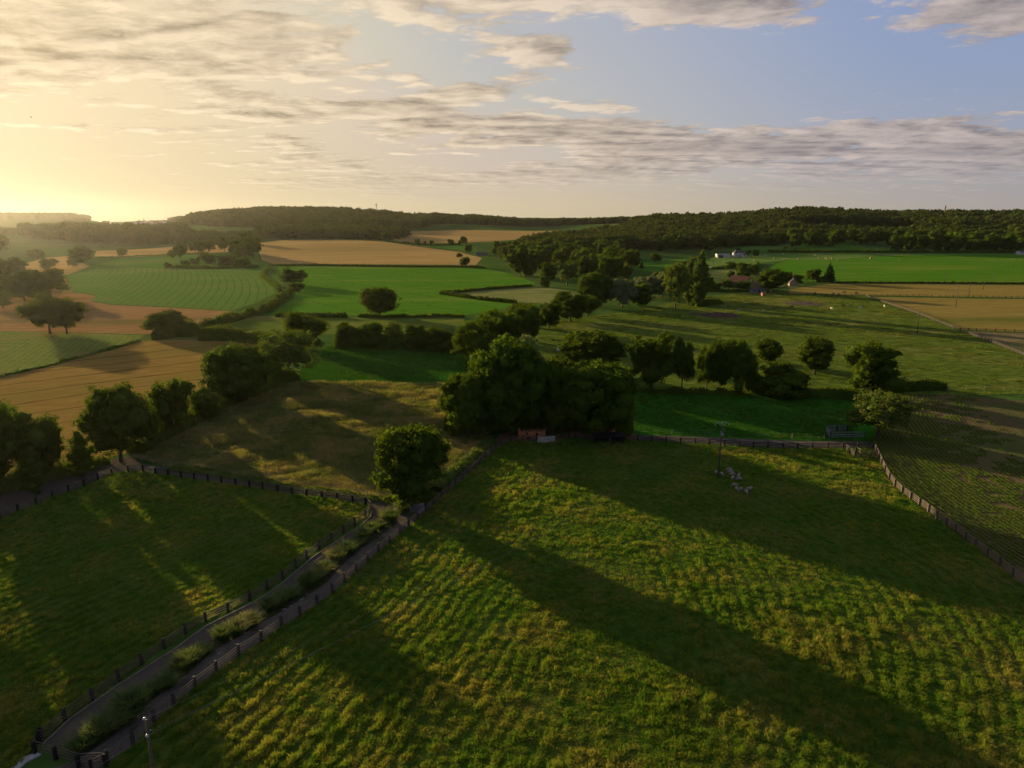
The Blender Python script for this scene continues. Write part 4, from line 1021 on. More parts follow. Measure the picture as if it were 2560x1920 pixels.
def build_fences():
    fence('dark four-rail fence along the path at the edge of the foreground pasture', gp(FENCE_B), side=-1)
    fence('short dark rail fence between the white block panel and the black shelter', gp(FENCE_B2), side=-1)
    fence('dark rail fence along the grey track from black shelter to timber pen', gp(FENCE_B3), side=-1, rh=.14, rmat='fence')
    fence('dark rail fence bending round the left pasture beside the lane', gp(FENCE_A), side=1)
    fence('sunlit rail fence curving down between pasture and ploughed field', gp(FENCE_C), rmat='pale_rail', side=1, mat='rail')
    W = run(FENCE_D, 3.0)
    cut = min(range(len(W)), key=lambda i: (W[i]-G(2390, 825)).length)
    fence('long diagonal rail fence between cow pasture and dry paddock', W[:cut], rails=(.45, .85, 1.2), rh=.09, pw=.2, rmat='rail', side=-1)
    fence('lower stretch of the diagonal fence beside the bare paddock', W[cut+1:], rails=(.45, .85, 1.2), rh=.09, pw=.2, rmat='rail', side=-1)
    fence('dark rail fence along the top of the cow pasture', run([(1926, 738), (2050, 739), (2160, 740)], 4.2), rails=(.5, 1.15), rmat='fence')
    fence('dark rail fence between the two tan paddocks left of the gap', run([(2172, 740), (2250, 741), (2331, 742)], 4.0), rails=(.5, 1.15), rmat='fence')
    fence('dark rail fence between the two tan paddocks right of the gap', run([(2348, 743), (2450, 744), (2560, 745.5), (2680, 747)], 4.0), rails=(.5, 1.15), rmat='fence')
    fence('dark rail fence along the upper edge of the bare paddock', run([(2400, 826), (2440, 828), (2560, 831.5), (2680, 836)], 4.0), rails=(.5, .85, 1.15), rmat='fence')
    fence('post fence slanting away beside the big round farm tree', run([(1915, 735), (1940, 727), (1970, 718)], 3.2), h=1.5, rails=(.6, 1.2), rmat='fence')
    fence('post fence at the foot of the bright meadow', run([(2085, 709), (2250, 710), (2420, 711.5), (2600, 713)], 5.2), rails=(.5, 1.1), rmat='fence')
    fence('fence of thin pale stakes and wire along the meadow', gp([(310, 1147), (325, 1146), (338, 1146), (354, 1152), (372, 1154), (396, 1161), (414, 1163), (434, 1167), (455, 1169), (478, 1171), (500, 1174), (530, 1180), (561, 1185), (596, 1192), (640, 1199), (691, 1204), (712, 1207), (745, 1213), (790, 1219), (826, 1227), (851, 1231), (874, 1234), (897, 1238), (919, 1242), (928, 1245), (952, 1247), (972, 1249), (996, 1252), (1032, 1251), (1041, 1247)]),
          h=1.25, rails=(.4, .8, 1.15), pw=.07, mat='stake', wire=True, name='wire_fence')
    fence('wire fence on thin stakes up the meadow edge beside the weedy bank', run([(1050, 1246), (1090, 1212), (1140, 1168), (1190, 1125)], 2.8), h=1.2, rails=(.5, 1.1), pw=.07, mat='stake', wire=True, name='wire_fence')
    fence('wire fence on thin stakes behind the grey track', run([(1600, 1084), (1760, 1088), (1900, 1096), (2060, 1098)], 9.0), h=1.3, rails=(.6, 1.2), pw=.10, mat='stake', wire=True, name='wire_fence')
    fence('wire fence on pale stakes above the ploughed field', run([(2370, 975), (2460, 976), (2560, 977), (2700, 979)], 6.0), h=1.3, rails=(.6, 1.2), pw=.09, mat='stake', wire=True, name='wire_fence')
    fence('small rail fence with gate closing the lane at the lower left', gp([(88, 1886), (140, 1899), (197, 1918), (265, 1916)]), h=1.4, name='field_gate', cat='gate')
    fence('leaning rail fence end behind the lane gate', gp([(88, 1884), (97, 1862), (104, 1846)]), h=1.3, rails=(.5, 1.0))
    # timber pens by the ploughed field
    fence('upper timber pen behind the track beside the pale leaning tree', gp([(2160, 1094), (2118, 1094), (2076, 1095), (2071, 1087), (2066, 1080), (2092, 1079), (2118, 1078)]), h=1.5, rails=(.3, .8, 1.38), pw=.2, rh=.24, rw=.07, rmat='sleeper', name='timber_pen', cat='pen')
    fence('lower timber pen of rails at the corner of the foreground pasture', gp([(2108, 1122), (2123, 1133), (2136, 1146), (2153, 1148), (2172, 1146), (2192, 1143)]), h=1.5, rails=(.3, .6, .9, 1.3), pw=.2, rw=.05, name='timber_pen', cat='pen')
    fence('inner rail partition of the lower timber pen', gp([(2136, 1146), (2140, 1132), (2152, 1140), (2192, 1139)]), h=1.4, rails=(.7, 1.3), pw=.18, rw=.05, rmat='pale_rail', name='timber_pen', cat='pen')

# ---------------------------------------------------------------- poles and wires
def pole(px, base, top, label, rad=.15, style='bare', rz=0.0, group='power poles right of the cow pasture'):
    p = G(px, base); h, _ = size_at(p, px, top, 1)
    o = empty('power_pole', p, rz, label, 'power pole', group)
    MB().tube([(0, 0, -.4), (0, 0, h*.5), (0, 0, h)], [rad*1.2, rad, rad*.75], 9).obj('shaft', MAT['pole'], o, True)
    if style == 'vee':
        b = MB()
        for s in (-1, 1): b.bar((0, 0, h-.1), (s*.75, 0, h+.75), .07, .07)
        for s in (-1, 1): b.bar((s*1.4, 0, h+.62), (s*.75, 0, h+.78), .07, .07); b.bar((s*.75, 0, h+.78), (0, 0, h+.95), .07, .07)
        b.obj('bracket', MAT['steel'], o)
        for x, z in ((-1.4, .55), (0, .85), (1.4, .55)): MB().tube([(x, 0, h+z), (x, 0, h+z-.12), (x, 0, h+z-.24), (x, 0, h+z-.36)], [.03, .09, .09, .04], 8).obj('insulator', MAT['china'], o, True)
        MB().box((.1, -.12, h-1.6), (.5, .3, .5)).box((-.1, -.14, h-1.1), (.25, .22, .3)).obj('switch_box', MAT['steel'], o)
    elif style == 'tee':
        MB().box((0, -.12, h-.3), (1.7, .10, .12)).obj('crossarm', MAT['pole'], o)
        for x in (-.75, 0, .75): MB().tube([(x, -.12, h-.24), (x, -.12, h-.1), (x, -.12, h)], [.03, .06, .03], 7).obj('insulator', MAT['china'], o, True)
    return o, p, h
def wire(a, b, sag, label, r=.004):
    pts = []
    for i in range(25):
        t = i/24; q = a.lerp(b, t); q = q - Vector((0, 0, 4*sag*t*(1-t))); pts.append(q)
    o = MB().tube([q-a for q in pts], [r]*25, 4).obj('overhead_wire', MAT['wire'], None, loc=a)
    tag(o, label, 'wire', 'overhead wires across the foreground pasture')
def build_poles():
    _, p1, h1 = pole(1796, 1192, 1066, 'tall bare pole with forked steel bracket standing among the sheep', .17, 'vee', .12, 'power poles of the foreground line')
    p = G(404, 2080); h, _ = size_at(p, 386, 1800, 1)
    o = empty('power_pole', p, .12, 'pole with white insulators rising beside the lower left of the path fence', 'power pole', 'power poles of the foreground line')
    MB().tube([(0, 0, -.4), (0, 0, h*.5), (0, 0, h)], [.14, .11, .09], 9).obj('shaft', MAT['pole'], o, True)
    tops = []
    for x, y, z in ((-.12, 0, .12), (-.02, -.16, -1.35), (.28, -.1, -1.0)):
        MB().tube([(x, y, h+z-.14), (x, y, h+z-.05), (x, y, h+z+.08), (x, y, h+z+.14)], [.04, .13, .13, .04], 9).obj('insulator', MAT['china' if x < 0 else 'glass'], o, True)
        tops.append(p+Vector((x, y, h+z)))
    MB().bar((0, 0, h-1.1), (.3, -.1, h-1.1), .06, .06).bar((0, 0, h-1.45), (-.02, -.2, h-1.45), .06, .06).obj('bracket', MAT['steel'], o)
    far = [p1+Vector((x*math.cos(.12), x*math.sin(.12), h1+z)) for x, z in ((-1.4, .2), (0, .5), (1.4, .2))]
    for a, b, n in zip(tops, far, ('upper', 'lower', 'right-hand')): wire(a, b, 1.6, n + ' wire from the lower left pole to the forked pole by the sheep')
    back = p + (p-p1).normalized()*45
    for a, n in zip(tops[:2], ('upper', 'lower')): wire(a, Vector((back.x+(a.x-p.x), back.y, 8.2)), .9, n + ' wire leaving the lower left pole over the lane gate')
    for px, b, t, st, lab in ((2292, 834, 773, 'bare', 'bare pole in the cow pasture in front of the diagonal fence'), (2389, 768, 714, 'bare', 'bare pole in the middle of the dry paddock'),
        (2421, 743, 696, 'bare', 'bare pole at the fence between the tan paddocks'), (2458, 724, 686, 'bare', 'bare pole in the upper tan paddock'),
        (2481, 710, 682, 'bare', 'farthest dark pole at the foot of the bright meadow'), (2360, 708, 680, 'tee', 'pale pole with crossarm at the foot of the bright meadow'),
        (2533, 669, 643, 'bare', 'dark pole out in the bright meadow near the right edge')):
        pole(px, b, t, lab, .16, st)
    p = P(942, 2180, 0); h, _ = size_at(p, 942, 510, 1)
    o = empty('radio_mast', p, 0, 'slim lattice mast above the left wooded ridge', 'mast')
    b = MB()
    for s, t in ((-1, -1), (1, -1), (0, 1)): b.bar((s*.9, t*.9, 0), (s*.7, t*.7, h), .35, .35)
    for k in range(12):
        z0, z1 = h*k/12, h*(k+1)/12; b.bar((-.85, -.85, z0), (.85, -.85, z1), .2, .2); b.bar((.85, -.85, z0), (0, .85, z1), .2, .2); b.bar((0, .85, z0), (-.85, -.85, z1), .2, .2)
    b.obj('lattice', MAT['steel'], o)
    MB().box((0, 0, h-1), (3.0, 3.0, 3.6)).box((0, 0, h-5), (2.4, 2.4, 2.0)).obj('antenna', MAT['white'], o)
    p = P(2360, 1720, 0); h, _ = size_at(p, 2360, 511, 1)
    o = empty('radio_mast', p, 0, 'red and white mast above the right wooded ridge', 'mast')
    b = MB()
    for s in (-1, 1):
        for t in (-1, 1): b.bar((s*1.6, t*1.6, 0), (s*.5, t*.5, h*.9), .4, .4)
    for k in range(14):
        f0, f1 = 1.6-1.1*k/14, 1.6-1.1*(k+1)/14; z0, z1 = h*.9*k/14, h*.9*(k+1)/14
        for s in (-1, 1): b.bar((-f0, s*f0, z0), (f1, s*f1, z1), .22, .22); b.bar((s*f0, -f0, z0), (s*f1, f1, z1), .22, .22)
    b.tube([(0, 0, h*.88), (0, 0, h)], [.25, .12], 6).obj('lattice', MAT['mast'], o)
    for z, w in ((.93, 2.2), (.84, 3.4), (.74, 3.0)): MB().box((0, 0, h*z), (w, w, .5)).box((w*.4, 0, h*z+.9), (.8, .8, 1.6)).box((-w*.4, 0, h*z+.7), (.8, .8, 1.4)).obj('platform', MAT['mast'], o)

# ---------------------------------------------------------------- buildings
def house(name, label, p, rz, L, W, H, R, wall, roof, hip=0.0, wins=(), door=None, chim=None, cat='house', group=None, over=.35):
    o = empty(name, p, rz, label, cat, group); l, w = L/2, W/2
    b = MB(); V = [(-l, -w, -.6), (l, -w, -.6), (l, w, -.6), (-l, w, -.6), (-l, -w, H), (l, -w, H), (l, w, H), (-l, w, H)]
    F = [(0, 1, 5, 4), (1, 2, 6, 5), (2, 3, 7, 6), (3, 0, 4, 7), (3, 2, 1, 0), (4, 5, 6, 7)]
    if not hip: V += [(-l, 0, H+R), (l, 0, H+R)]; F += [(5, 6, 9), (7, 4, 8)]
    b.add(V, F); b.obj('wall', MAT[wall], o)
    b = MB(); q = over; k = R/w; hz = H-q*k; hl = hip*l
    V = [(-l-q, -w-q, hz), (l+q, -w-q, hz), (l+q, w+q, hz), (-l-q, w+q, hz), (-l-q+hl, 0, H+R), (l+q-hl, 0, H+R)]
    V += [(x, y, z+.18) for x, y, z in V]
    F = [(6, 7, 11, 10), (8, 9, 10, 11), (7, 8, 11), (9, 6, 10), (1, 0, 4, 5), (3, 2, 5, 4), (2, 1, 5), (0, 3, 4), (0, 1, 7, 6), (1, 2, 8, 7), (2, 3, 9, 8), (3, 0, 6, 9)]
    if not hip: F = [f for f in F if f not in ((7, 8, 11), (9, 6, 10), (2, 1, 5), (0, 3, 4), (1, 2, 8, 7), (3, 0, 6, 9))] + [(1, 5, 11, 7), (5, 2, 8, 11), (0, 6, 10, 4), (4, 10, 9, 3)]
    b.add(V, F); r = b.obj('roof', MAT[roof], o)
    if chim: MB().box((chim, 0, H+R+.5), (.8, .6, 1.8)).box((chim, 0, H+R+1.45), (.95, .75, .12)).obj('chimney', MAT['brick'], r)
    for x, z, ww, wh in wins:
        f = MB().box((x, -w-.03, z), (ww+.2, .08, wh+.2)).obj('window', MAT['white' if wall != 'white' else 'sleeper'], o); MB().box((x, -w-.08, z), (ww, .04, wh)).obj('pane', MAT['glass'], f)
    if door: MB().box((door, -w-.03, 1.0), (1.1, .08, 2.1)).obj('door', MAT['blackwood'], o)
    return o
def build_buildings():
    w2 = ((-4, 1.6, 1.1, 1.2), (0, 1.6, 1.1, 1.2), (4, 1.6, 1.1, 1.2)); w4 = w2 + ((-4, 4.2, 1.0, 1.1), (4, 4.2, 1.0, 1.1))
    house('barn', 'long orange-tiled barn between grove and orchard trees', G(1848, 712), -.55, 13, 7, 2.8, 4.0, 'brick', 'tile', wins=((-3, 1.4, 1, 1), (2, 1.4, 1, 1)), door=0, cat='barn')
    house('barn', 'buff gabled barn with orange roof left of the big round tree', G(1896, 724), .95, 13, 8.0, 5.0, 4.8, 'brick', 'tile', wins=((-3, 3.2, 1, 1.2), (3, 3.2, 1, 1.2)), door=1.5, cat='barn')
    house('shed', 'low grey lean-to shed below the gabled barn', G(1890, 731), .08, 8, 4, 2.0, .8, 'sleeper', 'slate', wins=((-2.2, 1.2, 1.6, 1.0),), door=1.5, cat='shed')
    house('cottage', 'small gabled cottage beside the farm trees at the tan paddock', G(1981, 714), 1.35, 8, 5.5, 2.6, 3.2, 'brick', 'slate', wins=((0, 1.5, 1.2, 1.1),), chim=2)
    house('garden_shed', 'little orange shed by the fence below the round farm tree', G(1908, 740), .2, 2.4, 2.0, 1.7, .7, 'hut', 'tile', wins=((-.5, 1.0, .5, .5),), cat='shed', over=.15)
    house('house', 'white house with dark hipped roof behind the bale field', G(1845, 641), .05, 13, 8, 5.0, 3.2, 'white', 'slate', hip=.55, wins=w4, door=2)
    house('house', 'low white flat-roofed house left of the hipped white house', G(1806, 643), .05, 17, 8, 4.2, .5, 'white', 'slate', wins=w2, door=-6)
    house('outbuilding', 'low pale garage joined right of the hipped white house', G(1859, 642), .05, 6, 6, 2.6, .6, 'white', 'slate', wins=((0, 1.4, 1.6, 1.0),))
    house('shed', 'dark garden shed in front of the flat-roofed white house', G(1800, 645), .1, 6, 4, 2.4, 1.4, 'blackwood', 'slate', wins=((0, 1.3, 1, .8),), cat='shed')
    house('house', 'pink-roofed farmhouse among the trees beside the wheat rise', P(1272, 1010, .0), -.35, 18, 9, 4.8, 4.6, 'brick', 'tile', wins=w4, door=2, chim=-4)
    house('barn', 'low grey barn on the grass beside the wheat rise', G(1203, 638), .1, 16, 6, 2.6, 1.2, 'sleeper', 'slate', wins=w2, cat='barn')
    house('barn', 'long low grey-roofed barn behind the valley meadow', P(1560, 930, 0), .05, 26, 8, 2.8, 1.3, 'sleeper', 'slate', wins=w2, cat='barn')
    house('house', 'white house cut by the right edge at the foot of the wood', G(2556, 636), .1, 14, 8, 3.2, 2.0, 'white', 'slate', wins=w2, door=2)
    o = empty('greenhouse', P(1772, 2050, 9), .03, 'long pale glasshouse roofs on the central skyline', 'greenhouse')
    for k in range(3): MB().tube([(-36+k*24, 0, 0), (-13+k*24, 0, 0)], [4.5, 4.5], 12).obj('bay', MAT['white'], o, False, loc=(0, 0, 0))
    # distant town
    rng = random.Random(3); first = None
    for i in range(46):
        px = rng.uniform(262, 425); d = rng.uniform(2560, 3280); rz = rng.uniform(-.5, .5)
        p = P(px, d)
        if first is None:
            first = house('town_house', 'pale house in the distant town on the hazy horizon', p, rz, 13, 8.5, 5.2, 3.6, 'white', 'brick', group='houses of the distant town')
            continue
        r = first.copy(); C.objects.link(r); r.location = p; r.rotation_euler = (0, 0, rz); s = rng.uniform(.8, 1.5); r.scale = (s, s, s*rng.uniform(.8, 1.1))
        for ch in list(first.children):
            c = ch.copy(); C.objects.link(c); c.parent = r
    for i in range(26):
        put_tree('far', P(rng.uniform(235, 430), rng.uniform(2700, 3290)), rng.uniform(8, 13), rng.uniform(9, 15), 'hazy garden tree between the houses of the distant town', 'trees of the distant town')
    put_tree('fir', P(359, 3250), 24, 9, 'tall pointed conifer on the skyline of the distant town')
    put_tree('far', P(345, 3240), 17, 18, 'round tree on the skyline left of the pointed conifer')
    put_tree('far', P(1551, 2300), 22, 19, 'round tree alone on the skyline at the centre of the horizon')
    put_tree('far', P(1530, 2280), 22, 8, 'slim tree on the skyline left of the round lone one')
    # orange timber play hut under the trees
    p = G(1330, 1093); o = empty('timber_hut', p, -.08, 'orange timber castle hut under the big dark clump', 'hut'); s = 63/2*depth(p)/FPX
    b = MB().box((0, 0, .75), (2*s, 2.6, 1.7))
    for k in range(7): b.box((-s+.35+k*(2*s-.7)/6, -1.25, 1.72), (.42, .14, .34))
    b.obj('wall', MAT['hut'], o)
    for x in (-s, s): MB().box((x, -1.3, 1.1), (.42, .42, 2.6 if x < 0 else 2.1)).box((x, -1.3, 2.45 if x < 0 else 2.2), (.52, .52, .12)).obj('turret', MAT['hut'], o)
    b = MB()
    for k in range(9):
        z = .1+k*.17; b.box((0, -1.315, z), (2*s-.5, .03, .13))
    b.obj('cladding', MAT['hut'], o)
    a = [(.62*math.cos(t*math.pi/8), .62*math.sin(t*math.pi/8)) for t in range(9)]
    b = MB(); V = [(x-.7, y, z) for y in (-1.40, -1.34) for x, z in a]; n = 9
    b.add(V, [tuple(range(n)), tuple(range(2*n-1, n-1, -1))] + [(i, n+i, n+(i+1) % n, (i+1) % n) for i in range(n)]); b.obj('doorway', MAT['dark'], o)
    for x in (-1.1, 1.2): MB().box((x, -1.345, 1.25), (.55, .06, .5)).obj('window', MAT['dark'], o)
    # white block panel
    a, c = G(1343, 1108), G(1388, 1105); d = c-a; L = d.length
    o = empty('block_panel', a, math.atan2(d.y, d.x), 'pale block panel set into the rail fence by the orange hut', 'panel')
    MB().box((L/2, 0, .72), (L, .2, 1.6)).obj('backing', MAT['stake'], o)
    b = MB(); rng = random.Random(8)
    for r in range(7):
        x = .02; z = .08+r*.205
        while x < L-.1:
            w = min(rng.uniform(.28, .55), L-.02-x)
            if rng.random() > .10 and w > .1: b.box((x+w/2, -.13, z+.1), (w-.04, .08+rng.uniform(0, .03), .175))
            x += w
    b.obj('block_face', MAT['white_stone'], o)
    # black field shelter
    a, c = G(1488, 1111), G(1561, 1109); d = c-a; L = d.length
    o = empty('field_shelter', a, math.atan2(d.y, d.x), 'low black timber shelter at the pasture fence under the clump', 'shelter')
    b = MB().box((L/2, 2.4, .85), (L, .12, 1.9)).box((.06, 1.2, .85), (.12, 2.4, 1.9)).box((L-.06, 1.2, .85), (.12, 2.4, 1.9)); b.obj('wall', MAT['blackwood'], o)
    for x in (.15, L*.5, L-.15): MB().box((x, .08, .8), (.16, .16, 1.75)).obj('post', MAT['stake' if abs(x-L*.5) < .01 else 'blackwood'], o)
    M_ = Matrix.Rotation(.08, 3, 'X'); MB().box((L/2, 1.15, 1.84), (L+.4, 3.0, .09), rot=M_).obj('roof', MAT['blackwood'], o)
    for k, (px, py) in enumerate(((1498, 1083), (1517, 1080), (1530, 1084))):
        q = G(px, py); house('hen_house', ('small orange hen house left behind the black shelter', 'low orange-roofed hen house in the middle behind the black shelter', 'small orange hen house right behind the black shelter')[k], q, .2*k, 1.8 if k != 1 else 3.0, 1.3, .9, .5, 'hut', 'tile', cat='hen house', over=.1, wins=((0, .5, .3, .3),))
    # trough of sleepers at the junction
    p = G(1020, 1277); o = empty('raised_bed', p, .10, 'pale concrete and sleeper edging at the end of the planted strip', 'edging')
    P0 = lambda x, y: tuple((G(x, y)-p).to_2d())
    def slab(L_, z0, z1, nm, mt):
        R_ = Matrix.Rotation(-.10, 2); MB().prism([tuple(R_ @ Vector(P0(*q))) for q in L_], z0, z1).obj(nm, MAT[mt], o)
    slab([(984, 1279), (998, 1262), (1008, 1262), (996, 1279)], -.1, .42, 'side_slab', 'concrete')
    slab([(1009, 1263), (1060, 1261), (1060, 1266), (1009, 1268)], -.1, .38, 'back_slab', 'concrete')
    slab([(1030, 1269), (1058, 1268), (1052, 1273), (1026, 1274)], -.1, .30, 'sleeper', 'sleeper')
    slab([(1026, 1275), (1050, 1274), (1044, 1279), (1022, 1280)], -.1, .20, 'sleeper', 'sleeper')
    slab([(1043, 1284), (1060, 1270), (1066, 1270), (1050, 1284)], -.1, .36, 'side_slab', 'concrete')
    slab([(1046, 1260), (1060, 1253), (1064, 1256), (1062, 1260)], -.1, .25, 'step', 'concrete')
    # kerb of the lane, concrete slab at the gate
    kp = gp(ROAD_L[:-1]); b = MB()
    for a, c in zip(kp[:-1], kp[1:]): b.bar(a-kp[0]+Vector((0, 0, .03)), c-kp[0]+Vector((0, 0, .03)), .14, .18)
    tag(b.obj('kerb', MAT['kerb'], None, loc=kp[0]), 'thin pale kerb along the left side of the lane', 'kerb', None, 'structure')
    pl = [tuple(G(*q).to_2d()) for q in ((20, 1930), (52, 1898), (92, 1884), (104, 1888), (66, 1908), (40, 1932))]
    tag(MB().prism(pl, -.1, .16).obj('concrete_slab', MAT['concrete'], None), 'pale concrete edge at the lower left corner below the gate', 'slab')

# ---------------------------------------------------------------- animals
def skin_mesh(name, verts, edges, rad, mat, sub=2):
    me = bpy.data.meshes.new(name); me.from_pydata(verts, edges, []); o = bpy.data.objects.new(name, me); C.objects.link(o)
    m = o.modifiers.new('s', 'SKIN'); m.use_smooth_shade = True
    for i, r in enumerate(rad): me.skin_vertices[0].data[i].radius = r if isinstance(r, tuple) else (r, r)
    me.skin_vertices[0].data[0].use_root = True
    o.modifiers.new('u', 'SUBSURF').levels = sub
    dg = bpy.context.evaluated_depsgraph_get(); r = bpy.data.meshes.new_from_object(o.evaluated_get(dg)); r.name = name
    bpy.data.objects.remove(o); r.materials.clear(); r.materials.append(mat); return r
def quadruped(name, L, H, body, neck, head, legr, mat, graze=True, wool=1.0):
    """one continuous body: barrel, neck, head, four jointed legs, tail"""
    zb = H-body*.9; hx = L/2
    V = [(-hx*.75, 0, zb+.02*H), (-hx*.2, 0, zb-.02*H), (hx*.35, 0, zb-.03*H), (hx*.72, 0, zb+.02*H)]
    R = [(body*.78, body*.9), (body*.95*wool, body*1.02*wool), (body*.98*wool, body*1.05*wool), (body*.72, body*.85)]
    E = [(0, 1), (1, 2), (2, 3)]
    if graze: nk = [(hx*1.02, 0, zb-.10*H), (hx*1.22, 0, zb*.50), (hx*1.38, 0, zb*.20)]
    else: nk = [(hx*1.02, 0, zb+.18*H), (hx*1.18, 0, H*1.02), (hx*1.45, 0, H*.92)]
    for i, q in enumerate(nk): V.append(q); R.append((neck, neck*1.1) if i == 0 else (head*.95, head) if i == 1 else (head*.55, head*.6)); E.append((3 if i == 0 else len(V)-2, len(V)-1))
    for s in (-1, 1):       # ears
        V.append((nk[1][0]-.02, s*head*1.7, nk[1][2]+head*.6)); R.append(head*.22); E.append((5, len(V)-1))
    for s in (-1, 1):
        b = len(V); y = s*body*.5
        V += [(hx*.62, y, zb-body*.75), (hx*.60, y, H*.28), (hx*.62, y, .03)]; R += [legr*1.5, legr, legr*.8]; E += [(2 if False else 3, b), (b, b+1), (b+1, b+2)]
        b = len(V)
        V += [(-hx*.66, y, zb-body*.65), (-hx*.86, y, H*.34), (-hx*.80, y, .03)]; R += [legr*1.9, legr*.95, legr*.8]; E += [(0, b), (b, b+1), (b+1, b+2)]
    b = len(V); V += [(-hx*1.0, 0, zb+.1*H), (-hx*1.08, 0, H*.45)]; R += [legr*.5, legr*.4]; E += [(0, b), (b, b+1)]
    return skin_mesh(name, V, E, R, mat)
def build_animals():
    cg = quadruped('cow', 1.9, 1.42, .36, .22, .15, .085, MAT['cow']); cs = quadruped('cow', 1.9, 1.42, .36, .22, .15, .085, MAT['cow'], False)
    dg_ = quadruped('cow', 1.9, 1.42, .36, .22, .15, .085, MAT['darkcow']); ds_ = quadruped('cow', 1.9, 1.42, .36, .22, .15, .085, MAT['darkcow'], False)
    pg = quadruped('cow', 1.7, 1.35, .33, .20, .14, .08, MAT['palecow'], False)
    cows = [(1819, 770, 2.9, dg_, 'dark cow nearest the poplars behind the dung heap'), (1846, 777, .3, cg, 'black and white cow grazing above the dung heap'), (1857, 768, 1.2, ds_, 'dark cow standing behind the grazing pair near the dung heap'),
        (1906, 781, .9, cs, 'black and white cow right of the dung heap'), (1978, 770, 0, cg, 'black and white cow beside the bare earth patch'), (2079, 775, 1.9, pg, 'cream cow among the black cattle by the diagonal fence'),
        (2106, 767, 0.1, dg_, 'black cow grazing left of the diagonal fence'), (2127, 764, 1.2, ds_, 'black cow seen end-on left of the diagonal fence'), (2151, 772, -.1, cg, 'black and white cow grazing nearest the diagonal fence'),
        (2211, 769, 1.4, pg, 'cream cow right beside the diagonal fence'), (2037, 736, .4, dg_, 'leftmost cow at the top fence of the pasture'), (2084, 737, 1.8, cs, 'white-faced cow at the top fence of the pasture'),
        (2097, 738, .2, cg, 'pale cow behind the rails of the top fence'), (2110, 734, .1, ds_, 'dark brown cow beyond the top fence'), (2140, 736, .2, dg_, 'small dark cow beyond the top fence near its corner'),
        (2075, 876, 1.5, pg, 'white cow standing behind the round oak'), (2134, 875, 0, pg, 'pale cow half hidden by the tall bulky tree'), (1395, 880, 1.9, cs, 'black and white cow left of the wide dome tree')]
    for x, y, rz, me, lab in cows:
        o = link('cow', me, None, G(x, y), (0, 0, rz), (1.05,)*3); tag(o, lab, 'cow', 'cattle grazing in the pasture')
    sg = quadruped('sheep', 1.05, .80, .27, .13, .095, .04, MAT['sheep'], True, 1.1); ss = quadruped('sheep', 1.05, .80, .27, .13, .095, .04, MAT['sheep'], False, 1.1)
    sheep = [(1790, 1186, 1.6, sg, 'sheep half hidden left behind the forked pole'), (1804, 1190, -1.4, sg, 'sheep facing out right beside the forked pole'), (1823, 1179, 2.9, sg, 'backmost sheep at the top of the flock line'),
        (1827, 1185, 2.9, sg, 'second sheep down the flock line'), (1831, 1191, 3.0, sg, 'third sheep down the flock line'), (1832, 1199, -2.2, sg, 'sheep at the left end of the lower flock pair'),
        (1846, 1195, 1.0, ss, 'sheep behind the broadside one in the upper flock'), (1848, 1202, 3.1, sg, 'sheep standing broadside at the bottom of the upper flock'), (1837, 1218, 3.0, sg, 'topmost sheep of the lower flock'),
        (1841, 1227, -1.3, sg, 'sheep facing the camera in the lower flock'), (1852, 1228, .9, sg, 'small sheep in the middle of the lower flock'), (1871, 1228, .1, ss, 'rightmost sheep of the lower flock'), (1865, 1234, -1.5, sg, 'lowest sheep of the lower flock')]
    for x, y, rz, me, lab in sheep:
        o = link('sheep', me, None, G(x, y), (0, 0, rz), (1.05,)*3); tag(o, lab, 'sheep', 'sheep round the forked pole')
    r = ray(78, 293); p = Vector((0, 0, CAMH)) + Vector(r)*170
    b = MB().ball((0, 0, 0), (.10, .30, .09), 8, 6).ball((0, .32, .03), .07, 6, 4)
    for s in (-1, 1): b.add([(0, .08, .04), (s*.30, .10, .22), (s*.62, -.06, .12), (s*.30, -.10, .20), (0, -.12, .04)], [(0, 1, 3, 4), (1, 2, 3)] if s > 0 else [(4, 3, 1, 0), (3, 2, 1)])
    b.add([(-.06, -.26, 0), (.06, -.26, 0), (.10, -.5, .01), (-.10, -.5, .01)], [(0, 1, 2, 3)])
    o = b.obj('bird', MAT['dark'], None, loc=p, rot=(0, .2, .9)); tag(o, 'small dark bird flying against the bright left sky', 'bird')

